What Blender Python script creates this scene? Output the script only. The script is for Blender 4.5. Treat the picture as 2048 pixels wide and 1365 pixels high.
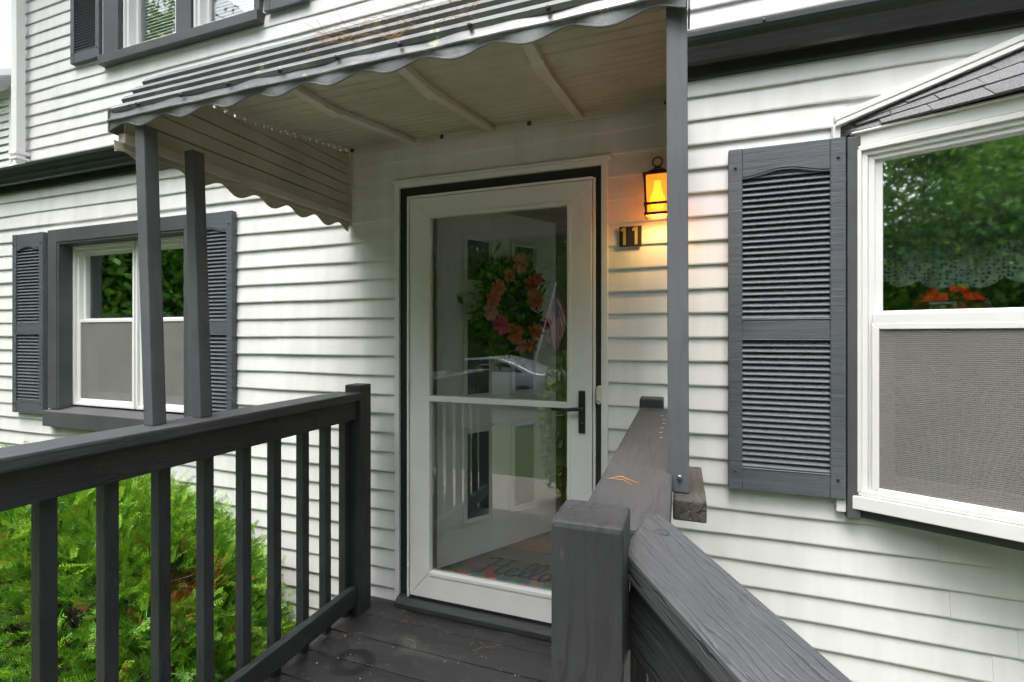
import bpy, bmesh, math, random
import numpy as np
from mathutils import Vector, Matrix
random.seed(11)
rng = np.random.default_rng(5)
R = math.radians
S = bpy.context.scene
C = S.collection
for o in list(bpy.data.objects):
    bpy.data.objects.remove(o)

# ------------------------------------------------------------------ camera, sky, sun, exposure
# world frame: house wall is the plane y = 0, x runs along it, z = 0 is the height of the eye
cam = bpy.data.cameras.new('camera'); camo = bpy.data.objects.new('camera', cam); C.objects.link(camo)
camo.location = (0, -2.17, 0); camo.rotation_euler = (R(90), 0, R(19.4))
cam.sensor_width = 36; cam.lens = 16.84; cam.shift_y = -0.0061; cam.clip_start = 0.02; cam.clip_end = 500
S.camera = camo
W = bpy.data.worlds.new('World'); S.world = W; W.use_nodes = True
nt = W.node_tree; bg = nt.nodes['Background']
sky = nt.nodes.new('ShaderNodeTexSky'); sky.sky_type = 'NISHITA'; sky.sun_disc = False
SUN_EL, SUN_AZ = 70, 190
sky.sun_elevation = R(SUN_EL); sky.sun_rotation = R(SUN_AZ); sky.air_density = 1.0; sky.dust_density = 4.0; sky.ozone_density = 1.0
hs = nt.nodes.new('ShaderNodeHueSaturation'); hs.inputs['Saturation'].default_value = 0.36   # overcast: grey cloud light
nt.links.new(sky.outputs[0], hs.inputs['Color']); nt.links.new(hs.outputs[0], bg.inputs['Color'])
bg.inputs['Strength'].default_value = 0.15
sl = bpy.data.lights.new('sun', 'SUN'); so = bpy.data.objects.new('sun', sl); C.objects.link(so)
sl.energy = 1.0; sl.angle = R(35); sl.color = (1, .97, .93)
az = R(SUN_AZ)
sd = Vector((math.sin(az) * math.cos(R(SUN_EL)), math.cos(az) * math.cos(R(SUN_EL)), math.sin(R(SUN_EL))))
so.rotation_euler = sd.to_track_quat('Z', 'Y').to_euler(); so.location = (0, -6, 12)
S.view_settings.view_transform = 'Standard'; S.view_settings.look = 'None'
S.view_settings.exposure = 1.62; S.view_settings.gamma = 1
S.cycles.max_bounces = 6; S.cycles.diffuse_bounces = 3; S.cycles.glossy_bounces = 3; S.cycles.transparent_max_bounces = 12; S.cycles.adaptive_threshold = .035

# ------------------------------------------------------------------ helpers
DECK, GROUND, FLOOR = -1.38, -2.05, -1.30

class MB:
    """collects verts and faces; build() links them as ONE mesh object"""
    def __init__(s): s.v = []; s.f = []; s.m = []
    def add(s, vs, fs, mi=0):
        n = len(s.v); s.v += [tuple(p) for p in vs]; s.f += [tuple(i + n for i in q) for q in fs]; s.m += [mi] * len(fs); return s
    def box(s, x0, x1, y0, y1, z0, z1, mi=0):
        return s.add([(x0,y0,z0),(x1,y0,z0),(x1,y1,z0),(x0,y1,z0),(x0,y0,z1),(x1,y0,z1),(x1,y1,z1),(x0,y1,z1)],
              [(0,3,2,1),(4,5,6,7),(0,1,5,4),(1,2,6,5),(2,3,7,6),(3,0,4,7)], mi)
    def prism(s, prof, axis, a0, a1, mi=0):
        """closed 2-D profile extruded along axis: x -> (y,z); y -> (x,z); z -> (x,y)"""
        def P(p, a): return {'x': (a, p[0], p[1]), 'y': (p[0], a, p[1]), 'z': (p[0], p[1], a)}[axis]
        n = len(prof)
        return s.add([P(p, a0) for p in prof] + [P(p, a1) for p in prof],
              [tuple(range(n))[::-1], tuple(range(n, 2 * n))] + [(i, (i + 1) % n, n + (i + 1) % n, n + i) for i in range(n)], mi)
    def tube(s, pts, r, n=8, mi=0, cap=True):
        pts = [Vector(p) for p in pts]; rr = r if isinstance(r, (list, tuple)) else [r] * len(pts)
        base = len(s.v); prev = None
        for i, p in enumerate(pts):
            d = (pts[min(i + 1, len(pts) - 1)] - pts[max(i - 1, 0)]).normalized()
            if prev is None:
                u = d.orthogonal().normalized()
            else:
                u = (prev - d * prev.dot(d)).normalized()
            prev = u; w = d.cross(u)
            for k in range(n):
                a = 2 * math.pi * k / n
                s.v.append(tuple(p + (u * math.cos(a) + w * math.sin(a)) * rr[i]))
        for i in range(len(pts) - 1):
            for k in range(n):
                a, b = base + i * n + k, base + i * n + (k + 1) % n
                s.f.append((a, b, b + n, a + n)); s.m.append(mi)
        if cap:
            s.f.append(tuple(base + k for k in range(n))[::-1]); s.m.append(mi)
            e = base + (len(pts) - 1) * n
            s.f.append(tuple(e + k for k in range(n))); s.m.append(mi)
        return s
    def lathe(s, prof, n=16, c=(0, 0, 0), mi=0, axis='z'):
        base = len(s.v)
        for (r, h) in prof:
            for k in range(n):
                a = 2 * math.pi * k / n; x, y = r * math.cos(a), r * math.sin(a)
                p = (x, y, h) if axis == 'z' else (x, h, y)
                s.v.append((p[0] + c[0], p[1] + c[1], p[2] + c[2]))
        for i in range(len(prof) - 1):
            for k in range(n):
                a, b = base + i * n + k, base + i * n + (k + 1) % n
                s.f.append((a, b, b + n, a + n)); s.m.append(mi)
        for e in (0, len(prof) - 1):
            if prof[e][0] > 1e-5:
                s.f.append(tuple(base + e * n + k for k in range(n))); s.m.append(mi)
        return s
    def mesh(s, name, mats, bevel=0, seg=2, smooth=False):
        me = bpy.data.meshes.new(name); me.from_pydata(s.v, [], s.f)
        for m in (mats if isinstance(mats, (list, tuple)) else [mats]): me.materials.append(m)
        me.polygons.foreach_set('material_index', s.m)
        bm = bmesh.new(); bm.from_mesh(me)
        bmesh.ops.recalc_face_normals(bm, faces=bm.faces)
        if bevel:
            ed = [e for e in bm.edges if len(e.link_faces) == 2 and e.calc_face_angle(0) > 0.6]
            bmesh.ops.bevel(bm, geom=ed, offset=bevel, segments=seg, profile=.6, affect='EDGES', clamp_overlap=True)
        bm.to_mesh(me); bm.free()
        if smooth: me.polygons.foreach_set('use_smooth', [True] * len(me.polygons))
        me.update(); return me
    def build(s, name, mats, parent=None, loc=(0, 0, 0), rot=None, bevel=0, seg=2, smooth=False):
        return link(name, s.mesh(name, mats, bevel, seg, smooth), parent, loc, rot)

WT = {}                                     # world translation of every root (roots are never rotated)
def link(name, me, parent=None, loc=(0, 0, 0), rot=None):
    o = bpy.data.objects.new(name, me); C.objects.link(o)
    l = Vector(loc)
    if parent is not None:
        o.parent = parent
        if parent.name in WT: l = l - WT[parent.name]
    o.location = l
    if rot is not None:
        if isinstance(rot, tuple): o.rotation_euler = rot
        else: o.rotation_euler = rot.to_euler()
    return o
def tag(o, label, cat, group=None):
    o['label'] = label; o['category'] = cat
    if group: o['group'] = group
    return o
def thing(name, label, cat, loc=(0, 0, 0), group=None):
    o = bpy.data.objects.new(name, None); C.objects.link(o); o.location = loc; o.empty_display_size = .1
    WT[o.name] = Vector(loc); return tag(o, label, cat, group)
def board(name, parent, mat, p0, p1, w, t, bevel=.004, side=None):
    """a straight timber from p0 to p1 (axis ends), w wide (local y), t thick (local z); local x runs along the grain"""
    p0, p1 = Vector(p0), Vector(p1); d = p1 - p0; L = d.length; d.normalize()
    z = Vector((0, 0, 1)) if abs(d.z) < .9 else Vector(side or (0, -1, 0))
    y = z.cross(d).normalized(); z = d.cross(y)
    rot = Matrix((d, y, z)).transposed()
    return MB().box(0, L, -w/2, w/2, -t/2, t/2).build(name, mat, parent, p0, rot, bevel)

# ------------------------------------------------------------------ materials
def new_mat(name):
    m = bpy.data.materials.new(name); m.use_nodes = True
    n = m.node_tree.nodes; b = n['Principled BSDF']
    return m, n, m.node_tree.links, b
def ramp(n, l, src, stops):
    r = n.new('ShaderNodeValToRGB'); r.color_ramp.elements.remove(r.color_ramp.elements[1])
    for i, (p, c) in enumerate(stops):
        e = r.color_ramp.elements[0] if i == 0 else r.color_ramp.elements.new(p)
        e.position = p; e.color = (*c, 1) if len(c) == 3 else c
    l.new(src, r.inputs[0]); return r.outputs[0]
def noise(n, l, scale, detail=4, rough=.55, co='Object', mp=None, dist=0):
    tc = n.new('ShaderNodeTexCoord'); src = tc.outputs[co]
    if co == 'World':
        pass
    if mp:
        m = n.new('ShaderNodeMapping'); m.inputs['Scale'].default_value = mp; l.new(src, m.inputs[0]); src = m.outputs[0]
    t = n.new('ShaderNodeTexNoise'); t.inputs['Scale'].default_value = scale; t.inputs['Detail'].default_value = detail
    t.inputs['Roughness'].default_value = rough; t.inputs['Distortion'].default_value = dist
    l.new(src, t.inputs['Vector']); return t.outputs['Fac']
def mixc(n, l, fac, a, b, mode='MIX'):
    m = n.new('ShaderNodeMix'); m.data_type = 'RGBA'; m.blend_type = mode
    for sock, v in ((m.inputs[0], fac), (m.inputs[6], a), (m.inputs[7], b)):
        if isinstance(v, (int, float)): sock.default_value = v
        elif isinstance(v, tuple): sock.default_value = (*v, 1)
        else: l.new(v, sock)
    return m.outputs[2]
def bump(n, l, b, h, strength=.3, dist=.002):
    bp = n.new('ShaderNodeBump'); bp.inputs['Strength'].default_value = strength; bp.inputs['Distance'].default_value = dist
    l.new(h, bp.inputs['Height']); l.new(bp.outputs[0], b.inputs['Normal'])
def worldpos(n):
    return n.new('ShaderNodeNewGeometry').outputs['Position']
def plain(name, col, rough=.5, metal=0, var=.12, scale=8, bmp=0, bscale=60):
    m, n, l, b = new_mat(name)
    f = noise(n, l, scale); lo = tuple(c * (1 - var) for c in col); hi = tuple(min(1, c * (1 + var)) for c in col)
    l.new(ramp(n, l, f, [(.3, lo), (.7, hi)]), b.inputs['Base Color'])
    b.inputs['Roughness'].default_value = rough; b.inputs['Metallic'].default_value = metal
    if bmp: bump(n, l, b, noise(n, l, bscale), bmp)
    return m
def emit(name, col, st):
    m, n, l, b = new_mat(name); b.inputs['Base Color'].default_value = (*col, 1)
    b.inputs['Emission Color'].default_value = (*col, 1); b.inputs['Emission Strength'].default_value = st; return m

def m_siding():
    m, n, l, b = new_mat('white_vinyl_siding')
    oi = n.new('ShaderNodeObjectInfo')
    # soft weather film, a little streaky, plus slight board-to-board tone
    st = noise(n, l, 1.0, 5, .6, mp=(9, 9, .9)); bl = noise(n, l, 1.7, 4)
    c1 = ramp(n, l, st, [(.35, (.64, .635, .625)), (.62, (.78, .78, .78))])
    c2 = mixc(n, l, .35, c1, ramp(n, l, bl, [(.35, (.66, .66, .65)), (.62, (.78, .78, .785))]))
    c3 = mixc(n, l, .10, c2, ramp(n, l, oi.outputs['Random'], [(0, (.62, .62, .60)), (1, (.85, .85, .85))]))
    sp = noise(n, l, 55, 2, .5)
    c4 = mixc(n, l, ramp(n, l, sp, [(.70, (0, 0, 0)), (.75, (.22, .22, .22))]), c3, (.42, .42, .36))
    l.new(c4, b.inputs['Base Color']); b.inputs['Roughness'].default_value = .42
    bump(n, l, b, noise(n, l, 1, 4, .6, mp=(5, 5, 120)), .12, .001)
    return m
def m_wood(name, dark, light, crack=.25, gs=1.0, wear=.3):
    """dark painted weathered timber, grain along local x"""
    m, n, l, b = new_mat(name)
    g = noise(n, l, 1, 6, .62, mp=(3 * gs, 55 * gs, 55 * gs), dist=.25)
    bl = noise(n, l, 4, 5, .6); oi = n.new('ShaderNodeObjectInfo')
    c = ramp(n, l, bl, [(.3, dark), (.72, light)])
    c = mixc(n, l, .12, c, ramp(n, l, oi.outputs['Random'], [(0, tuple(k * .6 for k in dark)), (1, tuple(k * 1.5 for k in light))]))
    tc = n.new('ShaderNodeTexCoord'); mpn = n.new('ShaderNodeMapping'); mpn.inputs['Scale'].default_value = (.22, 1, 1); l.new(tc.outputs['Object'], mpn.inputs[0])
    off = n.new('ShaderNodeVectorMath'); off.operation = 'ADD'; l.new(mpn.outputs[0], off.inputs[0]); l.new(oi.outputs['Random'], off.inputs[1])
    wv = n.new('ShaderNodeTexWave'); wv.bands_direction = 'Y'; wv.wave_profile = 'SIN'; wv.inputs['Scale'].default_value = 14 * gs; wv.inputs['Distortion'].default_value = 7
    wv.inputs['Detail'].default_value = 3; wv.inputs['Detail Scale'].default_value = 3.2; l.new(off.outputs[0], wv.inputs['Vector'])
    pm = noise(n, l, 5, 3, .6)
    lines = ramp(n, l, wv.outputs['Fac'], [(.0, (1, 1, 1)), (.10, (.5, .5, .5)), (.22, (0, 0, 0))])
    pk = n.new('ShaderNodeMath'); pk.operation = 'MULTIPLY'; l.new(lines, pk.inputs[0]); l.new(ramp(n, l, pm, [(.38, (.1,) * 3), (.6, (1,) * 3)]), pk.inputs[1]); crm = pk.outputs[0]
    mm = n.new('ShaderNodeMath'); mm.operation = 'MULTIPLY'; l.new(crm, mm.inputs[0]); mm.inputs[1].default_value = crack
    c = mixc(n, l, mm.outputs[0], c, (.008, .008, .008))
    sc = noise(n, l, 38, 4, .7, mp=(.5, 1.2, 1.2))
    scm = ramp(n, l, sc, [(.66, (0, 0, 0)), (.76, (wear, wear, wear))])
    c = mixc(n, l, scm, c, (.19, .185, .17))
    l.new(c, b.inputs['Base Color'])
    l.new(ramp(n, l, bl, [(.2, (.42,) * 3), (.8, (.62,) * 3)]), b.inputs['Roughness'])
    h = n.new('ShaderNodeMath'); h.operation = 'SUBTRACT'; l.new(g, h.inputs[0]); l.new(mm.outputs[0], h.inputs[1])
    bump(n, l, b, h.outputs[0], .7, .004)
    return m
def m_glass(name, ior=1.75, tint=(.93, .97, .95), add=0.0, rough=.006):
    m, n, l, b = new_mat(name); out = n['Material Output']; n.remove(b)
    fr = n.new('ShaderNodeFresnel')                     # thin pane: the same reflectance on both of its faces
    ge = n.new('ShaderNodeNewGeometry'); mr = n.new('ShaderNodeMapRange'); l.new(ge.outputs['Backfacing'], mr.inputs['Value'])
    mr.inputs['To Min'].default_value = ior; mr.inputs['To Max'].default_value = 1 / ior; l.new(mr.outputs[0], fr.inputs['IOR'])
    tr = n.new('ShaderNodeBsdfTransparent'); tr.inputs[0].default_value = (*tint, 1)
    gl = n.new('ShaderNodeBsdfGlossy'); gl.inputs['Roughness'].default_value = rough; gl.inputs['Color'].default_value = (.96, .98, .96, 1)
    bp = n.new('ShaderNodeBump'); bp.inputs['Strength'].default_value = .05; bp.inputs['Distance'].default_value = .01
    l.new(noise(n, l, 2.2, 2, .4), bp.inputs['Height']); l.new(bp.outputs[0], gl.inputs['Normal'])
    ad = n.new('ShaderNodeMath'); ad.operation = 'ADD'; ad.use_clamp = True; ad.inputs[1].default_value = add; l.new(fr.outputs[0], ad.inputs[0])
    mx = n.new('ShaderNodeMixShader'); l.new(ad.outputs[0], mx.inputs[0]); l.new(tr.outputs[0], mx.inputs[1]); l.new(gl.outputs[0], mx.inputs[2])
    l.new(mx.outputs[0], out.inputs[0]); return m
def m_screen():
    m, n, l, b = new_mat('insect_screen'); out = n['Material Output']
    tc = n.new('ShaderNodeTexCoord'); sep = n.new('ShaderNodeSeparateXYZ'); l.new(tc.outputs['Object'], sep.inputs[0])
    def thread(axis, sc):
        w_ = n.new('ShaderNodeTexWave'); w_.bands_direction = axis; w_.inputs['Scale'].default_value = sc; w_.inputs['Distortion'].default_value = 1.6
        w_.inputs['Detail'].default_value = 2; w_.inputs['Detail Scale'].default_value = .6; l.new(tc.outputs['Object'], w_.inputs['Vector']); return w_.outputs['Fac']
    fine = thread('Z', 46); fin2 = thread('X', 52); lo = noise(n, l, 2.2, 3, .5)
    c = ramp(n, l, fine, [(.1, (.15, .147, .138)), (.9, (.30, .295, .28))])
    c = mixc(n, l, .4, c, ramp(n, l, fin2, [(.1, (.16, .157, .148)), (.9, (.29, .285, .272))]))
    c = mixc(n, l, .3, c, ramp(n, l, lo, [(.35, (.18, .177, .168)), (.65, (.27, .265, .255))]))
    l.new(c, b.inputs['Base Color']); b.inputs['Roughness'].default_value = .7
    tr = n.new('ShaderNodeBsdfTransparent'); mx = n.new('ShaderNodeMixShader')
    l.new(ramp(n, l, fine, [(.1, (.52,) * 3), (.9, (.70,) * 3)]), mx.inputs[0]); l.new(tr.outputs[0], mx.inputs[1]); l.new(b.outputs[0], mx.inputs[2])
    l.new(mx.outputs[0], out.inputs[0]); return m
def m_lace():
    m, n, l, b = new_mat('white_lace'); out = n['Material Output']
    b.inputs['Base Color'].default_value = (.82, .84, .82, 1); b.inputs['Roughness'].default_value = .8
    tc = n.new('ShaderNodeTexCoord')
    at = n.new('ShaderNodeAttribute'); at.attribute_name = 'hem'
    vo = n.new('ShaderNodeTexVoronoi'); vo.inputs['Scale'].default_value = 70; vo.inputs['Randomness'].default_value = .45; l.new(tc.outputs['Object'], vo.inputs['Vector'])
    v2 = n.new('ShaderNodeTexVoronoi'); v2.feature = 'DISTANCE_TO_EDGE'; v2.inputs['Scale'].default_value = 26; l.new(tc.outputs['Object'], v2.inputs['Vector'])
    eye = ramp(n, l, vo.outputs['Distance'], [(.30, (.15,) * 3), (.42, (1,) * 3)])                  # eyelets
    band = ramp(n, l, at.outputs['Fac'], [(.70, (.22,) * 3), (.80, (.45,) * 3), (.86, (.75,) * 3), (1, (.97,) * 3)])   # sheer net above, solid border below
    e = ramp(n, l, v2.outputs['Distance'], [(.02, (.14,) * 3), (.07, (0,) * 3)])                     # thread pattern
    ml = n.new('ShaderNodeMath'); ml.operation = 'MULTIPLY'; l.new(eye, ml.inputs[0]); l.new(band, ml.inputs[1])
    ad = n.new('ShaderNodeMath'); ad.operation = 'ADD'; ad.use_clamp = True; l.new(ml.outputs[0], ad.inputs[0]); l.new(e, ad.inputs[1])
    tr = n.new('ShaderNodeBsdfTransparent'); mx = n.new('ShaderNodeMixShader')
    l.new(ad.outputs[0], mx.inputs[0]); l.new(tr.outputs[0], mx.inputs[1]); l.new(b.outputs[0], mx.inputs[2]); l.new(mx.outputs[0], out.inputs[0])
    return m
def m_leaf(name, stops, rough=.5, trans=.25):
    """leaf colour from the per-leaf 'tone' attribute (age of the leaf)"""
    m, n, l, b = new_mat(name)
    at = n.new('ShaderNodeAttribute'); at.attribute_name = 'tone'
    c = ramp(n, l, at.outputs['Fac'], stops); l.new(c, b.inputs['Base Color']); b.inputs['Roughness'].default_value = rough
    if trans:
        out = n['Material Output']; t = n.new('ShaderNodeBsdfTranslucent'); l.new(c, t.inputs[0])
        mx = n.new('ShaderNodeMixShader'); mx.inputs[0].default_value = trans
        l.new(b.outputs[0], mx.inputs[1]); l.new(t.outputs[0], mx.inputs[2]); l.new(mx.outputs[0], out.inputs[0])
    return m
def m_awning():
    m, n, l, b = new_mat('weathered_grey_awning_metal')
    st = noise(n, l, 1, 6, .65, mp=(6, 26, 26)); bl = noise(n, l, 5, 5, .6)
    c = ramp(n, l, bl, [(.3, (.12, .125, .13)), (.7, (.21, .215, .22))])
    c = mixc(n, l, ramp(n, l, st, [(.55, (0, 0, 0)), (.72, (.55, .55, .55))]), c, (.46, .46, .465))
    li = noise(n, l, 9, 6, .75)
    c = mixc(n, l, ramp(n, l, li, [(.61, (0, 0, 0)), (.645, (.9, .9, .9))]), c, (.40, .42, .27))
    di = noise(n, l, 30, 4, .6)
    c = mixc(n, l, ramp(n, l, di, [(.60, (0, 0, 0)), (.72, (.6, .6, .6))]), c, (.05, .05, .045))
    l.new(c, b.inputs['Base Color']); b.inputs['Roughness'].default_value = .38; b.inputs['Metallic'].default_value = .25
    bump(n, l, b, bl, .25, .003); return m
def m_moss():
    m, n, l, b = new_mat('mossy_awning_groove')
    f = noise(n, l, 22, 6, .7)
    l.new(ramp(n, l, f, [(.35, (.06, .06, .055)), (.55, (.14, .14, .115)), (.7, (.17, .18, .09))]), b.inputs['Base Color'])
    b.inputs['Roughness'].default_value = .85; bump(n, l, b, f, .6, .004); return m
def m_deck():
    m = m_wood('black_deck_paint', (.018, .0185, .0195), (.034, .035, .036), .15, .8, .25)
    n, l = m.node_tree.nodes, m.node_tree.links; b = n['Principled BSDF']
    src = b.inputs['Base Color'].links[0].from_socket
    pos = worldpos(n)
    # dried ring left by a pot, and chalky scuffs: marks with a shape of their own
    vm = n.new('ShaderNodeVectorMath'); vm.operation = 'SUBTRACT'; l.new(pos, vm.inputs[0]); vm.inputs[1].default_value = (-1.305, -.485, DECK)
    t = n.new('ShaderNodeTexNoise'); t.inputs['Scale'].default_value = 9; l.new(pos, t.inputs['Vector'])
    ln = n.new('ShaderNodeVectorMath'); ln.operation = 'LENGTH'; l.new(vm.outputs[0], ln.inputs[0])
    ad = n.new('ShaderNodeMath'); ad.operation = 'MULTIPLY_ADD'; l.new(t.outputs['Fac'], ad.inputs[0]); ad.inputs[1].default_value = .05; l.new(ln.outputs['Value'], ad.inputs[2])
    ring = ramp(n, l, ad.outputs[0], [(.060, (0,) * 3), (.078, (.85,) * 3), (.112, (.85,) * 3), (.122, (0,) * 3)])
    t2 = n.new('ShaderNodeTexNoise'); t2.inputs['Scale'].default_value = 5; t2.inputs['Detail'].default_value = 7; t2.inputs['Roughness'].default_value = .7; l.new(pos, t2.inputs['Vector'])
    c = mixc(n, l, ramp(n, l, t2.outputs['Fac'], [(.52, (0,) * 3), (.75, (.6,) * 3)]), src, (.15, .146, .137))
    c = mixc(n, l, ring, c, (.011, .011, .011))
    l.new(c, b.inputs['Base Color'])
    for k_ in list(b.inputs['Roughness'].links): l.remove(k_)
    l.new(ramp(n, l, t2.outputs['Fac'], [(.35, (.34,) * 3), (.65, (.6,) * 3)]), b.inputs['Roughness']); return m
def m_grass(name, stops, sc=3):
    m, n, l, b = new_mat(name)
    f = noise(n, l, sc, 8, .7); l.new(ramp(n, l, f, stops), b.inputs['Base Color']); b.inputs['Roughness'].default_value = .9
    bump(n, l, b, noise(n, l, 60, 4), .6, .02); return m
def m_shingle():
    m, n, l, b = new_mat('grey_asphalt_shingle'); oi = n.new('ShaderNodeObjectInfo')
    f = noise(n, l, 260, 2, .6); c = ramp(n, l, f, [(.36, (.06, .06, .065)), (.64, (.24, .24, .25))])
    l.new(mixc(n, l, .3, c, ramp(n, l, oi.outputs['Random'], [(0, (.07, .07, .075)), (1, (.22, .22, .23))])), b.inputs['Base Color'])
    b.inputs['Roughness'].default_value = .9; bump(n, l, b, f, .7, .002); return m
def m_cream():
    m, n, l, b = new_mat('aged_cream_panel')
    st = noise(n, l, 1, 5, .65, mp=(14, 14, 2.5)); bl = noise(n, l, 3, 5, .65)
    c = ramp(n, l, bl, [(.3, (.37, .345, .255)), (.7, (.51, .485, .385))])
    c = mixc(n, l, ramp(n, l, st, [(.56, (0,) * 3), (.75, (.5,) * 3)]), c, (.30, .265, .185))
    l.new(c, b.inputs['Base Color']); b.inputs['Roughness'].default_value = .6; return m
def m_matprint():
    m, n, l, b = new_mat('doormat_floral_print')
    tc = n.new('ShaderNodeTexCoord'); vo = n.new('ShaderNodeTexVoronoi'); vo.inputs['Scale'].default_value = 17
    nz = n.new('ShaderNodeTexNoise'); nz.inputs['Scale'].default_value = 12; l.new(tc.outputs['Object'], nz.inputs['Vector'])
    mp = n.new('ShaderNodeVectorMath'); mp.operation = 'MULTIPLY_ADD'; mp.inputs[1].default_value = (.06,) * 3
    l.new(nz.outputs['Color'], mp.inputs[0]); l.new(tc.outputs['Object'], mp.inputs[2]); l.new(mp.outputs[0], vo.inputs['Vector'])
    sp = n.new('ShaderNodeSeparateColor'); l.new(vo.outputs['Color'], sp.inputs[0])
    r = n.new('ShaderNodeValToRGB'); r.color_ramp.interpolation = 'CONSTANT'
    cols = [(.45, .05, .05), (.05, .24, .20), (.55, .16, .12), (.10, .30, .12), (.55, .30, .10), (.50, .08, .16), (.06, .17, .22), (.30, .30, .26)]
    r.color_ramp.elements.remove(r.color_ramp.elements[1]); r.color_ramp.elements[0].color = (*cols[0], 1)
    for i, c in enumerate(cols[1:]): e = r.color_ramp.elements.new((i + 1) / 8); e.color = (*c, 1)
    l.new(sp.outputs[0], r.inputs[0])
    sx = n.new('ShaderNodeSeparateXYZ'); l.new(tc.outputs['Object'], sx.inputs[0])
    ma = n.new('ShaderNodeMath'); ma.operation = 'MULTIPLY_ADD'; l.new(nz.outputs['Fac'], ma.inputs[0]); ma.inputs[1].default_value = .16; l.new(sx.outputs['Y'], ma.inputs[2])
    f = ramp(n, l, ma.outputs[0], [(.15, (0,) * 3), (.30, (1,) * 3)])
    l.new(mixc(n, l, f, r.outputs[0], (.13, .125, .11)), b.inputs['Base Color']); b.inputs['Roughness'].default_value = .95
    bump(n, l, b, noise(n, l, 300, 2), .5, .003); return m

M = dict(
    siding=m_siding(), trim=plain('white_trim', (.78, .78, .77), .4, var=.04, scale=5), white=plain('white_vinyl', (.76, .76, .76), .35, var=.03),
    doorw=plain('white_door_enamel', (.80, .80, .79), .3, var=.03), inner=plain('inner_door_paint', (.78, .77, .75), .45, var=.04),
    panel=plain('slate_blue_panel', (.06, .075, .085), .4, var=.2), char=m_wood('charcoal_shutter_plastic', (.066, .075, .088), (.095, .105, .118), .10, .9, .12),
    casing=plain('charcoal_casing', (.072, .073, .078), .5, var=.15, scale=5, bmp=.1), black=plain('black_door_frame', (.018, .022, .022), .45),
    gutter=plain('black_gutter', (.028, .030, .033), .28, var=.25, scale=4), fascia=plain('dark_fascia', (.022, .024, .022), .55),
    post=m_wood('grey_post_paint', (.075, .082, .092), (.115, .122, .130), .12, .6, .6),
    rail=m_wood('black_rail_paint', (.038, .041, .045), (.070, .074, .079), .22, 1.0, .35), railgrain=m_wood('cracked_stair_rail_paint', (.042, .045, .049), (.078, .082, .087), .8, 1.7, .3),
    railside=m_wood('black_rail_timber', (.023, .025, .027), (.043, .046, .049), .45, 1.0, .3),
    raw=m_wood('bare_weathered_wood', (.030, .030, .029), (.075, .069, .06), .5, 1.2, .9),
    deck=m_deck(), awning=m_awning(), moss=m_moss(), cream=m_cream(), creamrib=plain('cream_rib', (.53, .50, .42), .55, var=.12),
    glass=m_glass('window_glass', 1.9, (.86, .95, .92), .40, .024), dglass=m_glass('door_glass', 1.7, (.98, .99, .98), .055, .010), screen=m_screen(), lace=m_lace(),
    blkmetal=plain('black_metal', (.015, .016, .017), .35), bolt=plain('steel_bolt', (.45, .45, .46), .35, 1), darkbolt=plain('dark_bolt', (.03, .03, .03), .5),
    bronze=plain('bronze_lantern', (.09, .045, .025), .4, .6), number=plain('black_plate', (.015, .014, .012), .5), gold=plain('brass_digit', (.52, .40, .16), .4, .3),
    button=plain('cream_plastic', (.66, .63, .50), .35, var=.03), shingle=m_shingle(), found=plain('tan_foundation', (.30, .25, .17), .9, bmp=.4),
    room=plain('room_wall_paint', (.68, .66, .61), .9), frontroom=plain('front_room_dimmed', (.11, .105, .10), .9), floorw=m_wood('orange_oak_floor', (.28, .10, .025), (.46, .19, .06), .2, .7, 0),  # front room darkened in its colour so it stays dim behind the bow panes
    latch=plain('pale_green_latch', (.55, .66, .62), .4), mat=m_matprint(), ink=plain('black_print', (.02, .02, .018), .95), rubber=plain('black_mat_border', (.025, .025, .025), .9),
    lawn=m_grass('lawn', [(.3, (.028, .050, .014)), (.55, (.05, .085, .022)), (.75, (.085, .115, .036))]), mulch=m_grass('brown_mulch', [(.3, (.03, .018, .010)), (.7, (.11, .065, .035))], 14),
    asphalt=plain('asphalt', (.055, .055, .057), .9, bmp=.4), walk=plain('concrete', (.22, .205, .18), .9, bmp=.3),
    bark=plain('bark', (.07, .05, .035), .9, var=.4, scale=20, bmp=.6, bscale=30),
    yew=m_leaf('yew_needle', [(0, (.012, .045, .006)), (.35, (.045, .15, .012)), (.7, (.105, .29, .015)), (.9, (.22, .40, .024)), (.93, (.30, .085, .02)), (1, (.42, .15, .04))], .4, .2),
    leaf=m_leaf('tree_leaf', [(0, (.035, .11, .008)), (.5, (.10, .27, .014)), (1, (.24, .43, .025))], .5, .35),
    white_siding_far=plain('white_siding_far', (.72, .72, .71), .6), needle=plain('dry_pine_needle', (.42, .23, .07), .8, var=.4), chip=plain('pale_debris', (.48, .42, .28), .9),
)

# ------------------------------------------------------------------ ground
def structure(o): o['kind'] = 'structure'; return o
structure(MB().box(-150, 150, -160, 120, GROUND - .3, GROUND).build('ground', M['lawn']))
structure(MB().box(-5.2, -1.75, -1.75, -.03, GROUND - .1, GROUND + .03).build('planting_bed', M['mulch'], bevel=.01))
structure(MB().box(-4.6, -1.004, -4.4, -2.9, GROUND - .1, GROUND + .012).build('front_walk', M['walk']))
structure(MB().box(-1.0, 6.0, -8.0, -2.9, GROUND - .1, GROUND + .010).build('driveway', M['walk']))
structure(MB().box(-40, 40, -15.5, -8.0, GROUND - .1, GROUND + .008).build('road', M['asphalt']))

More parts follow.
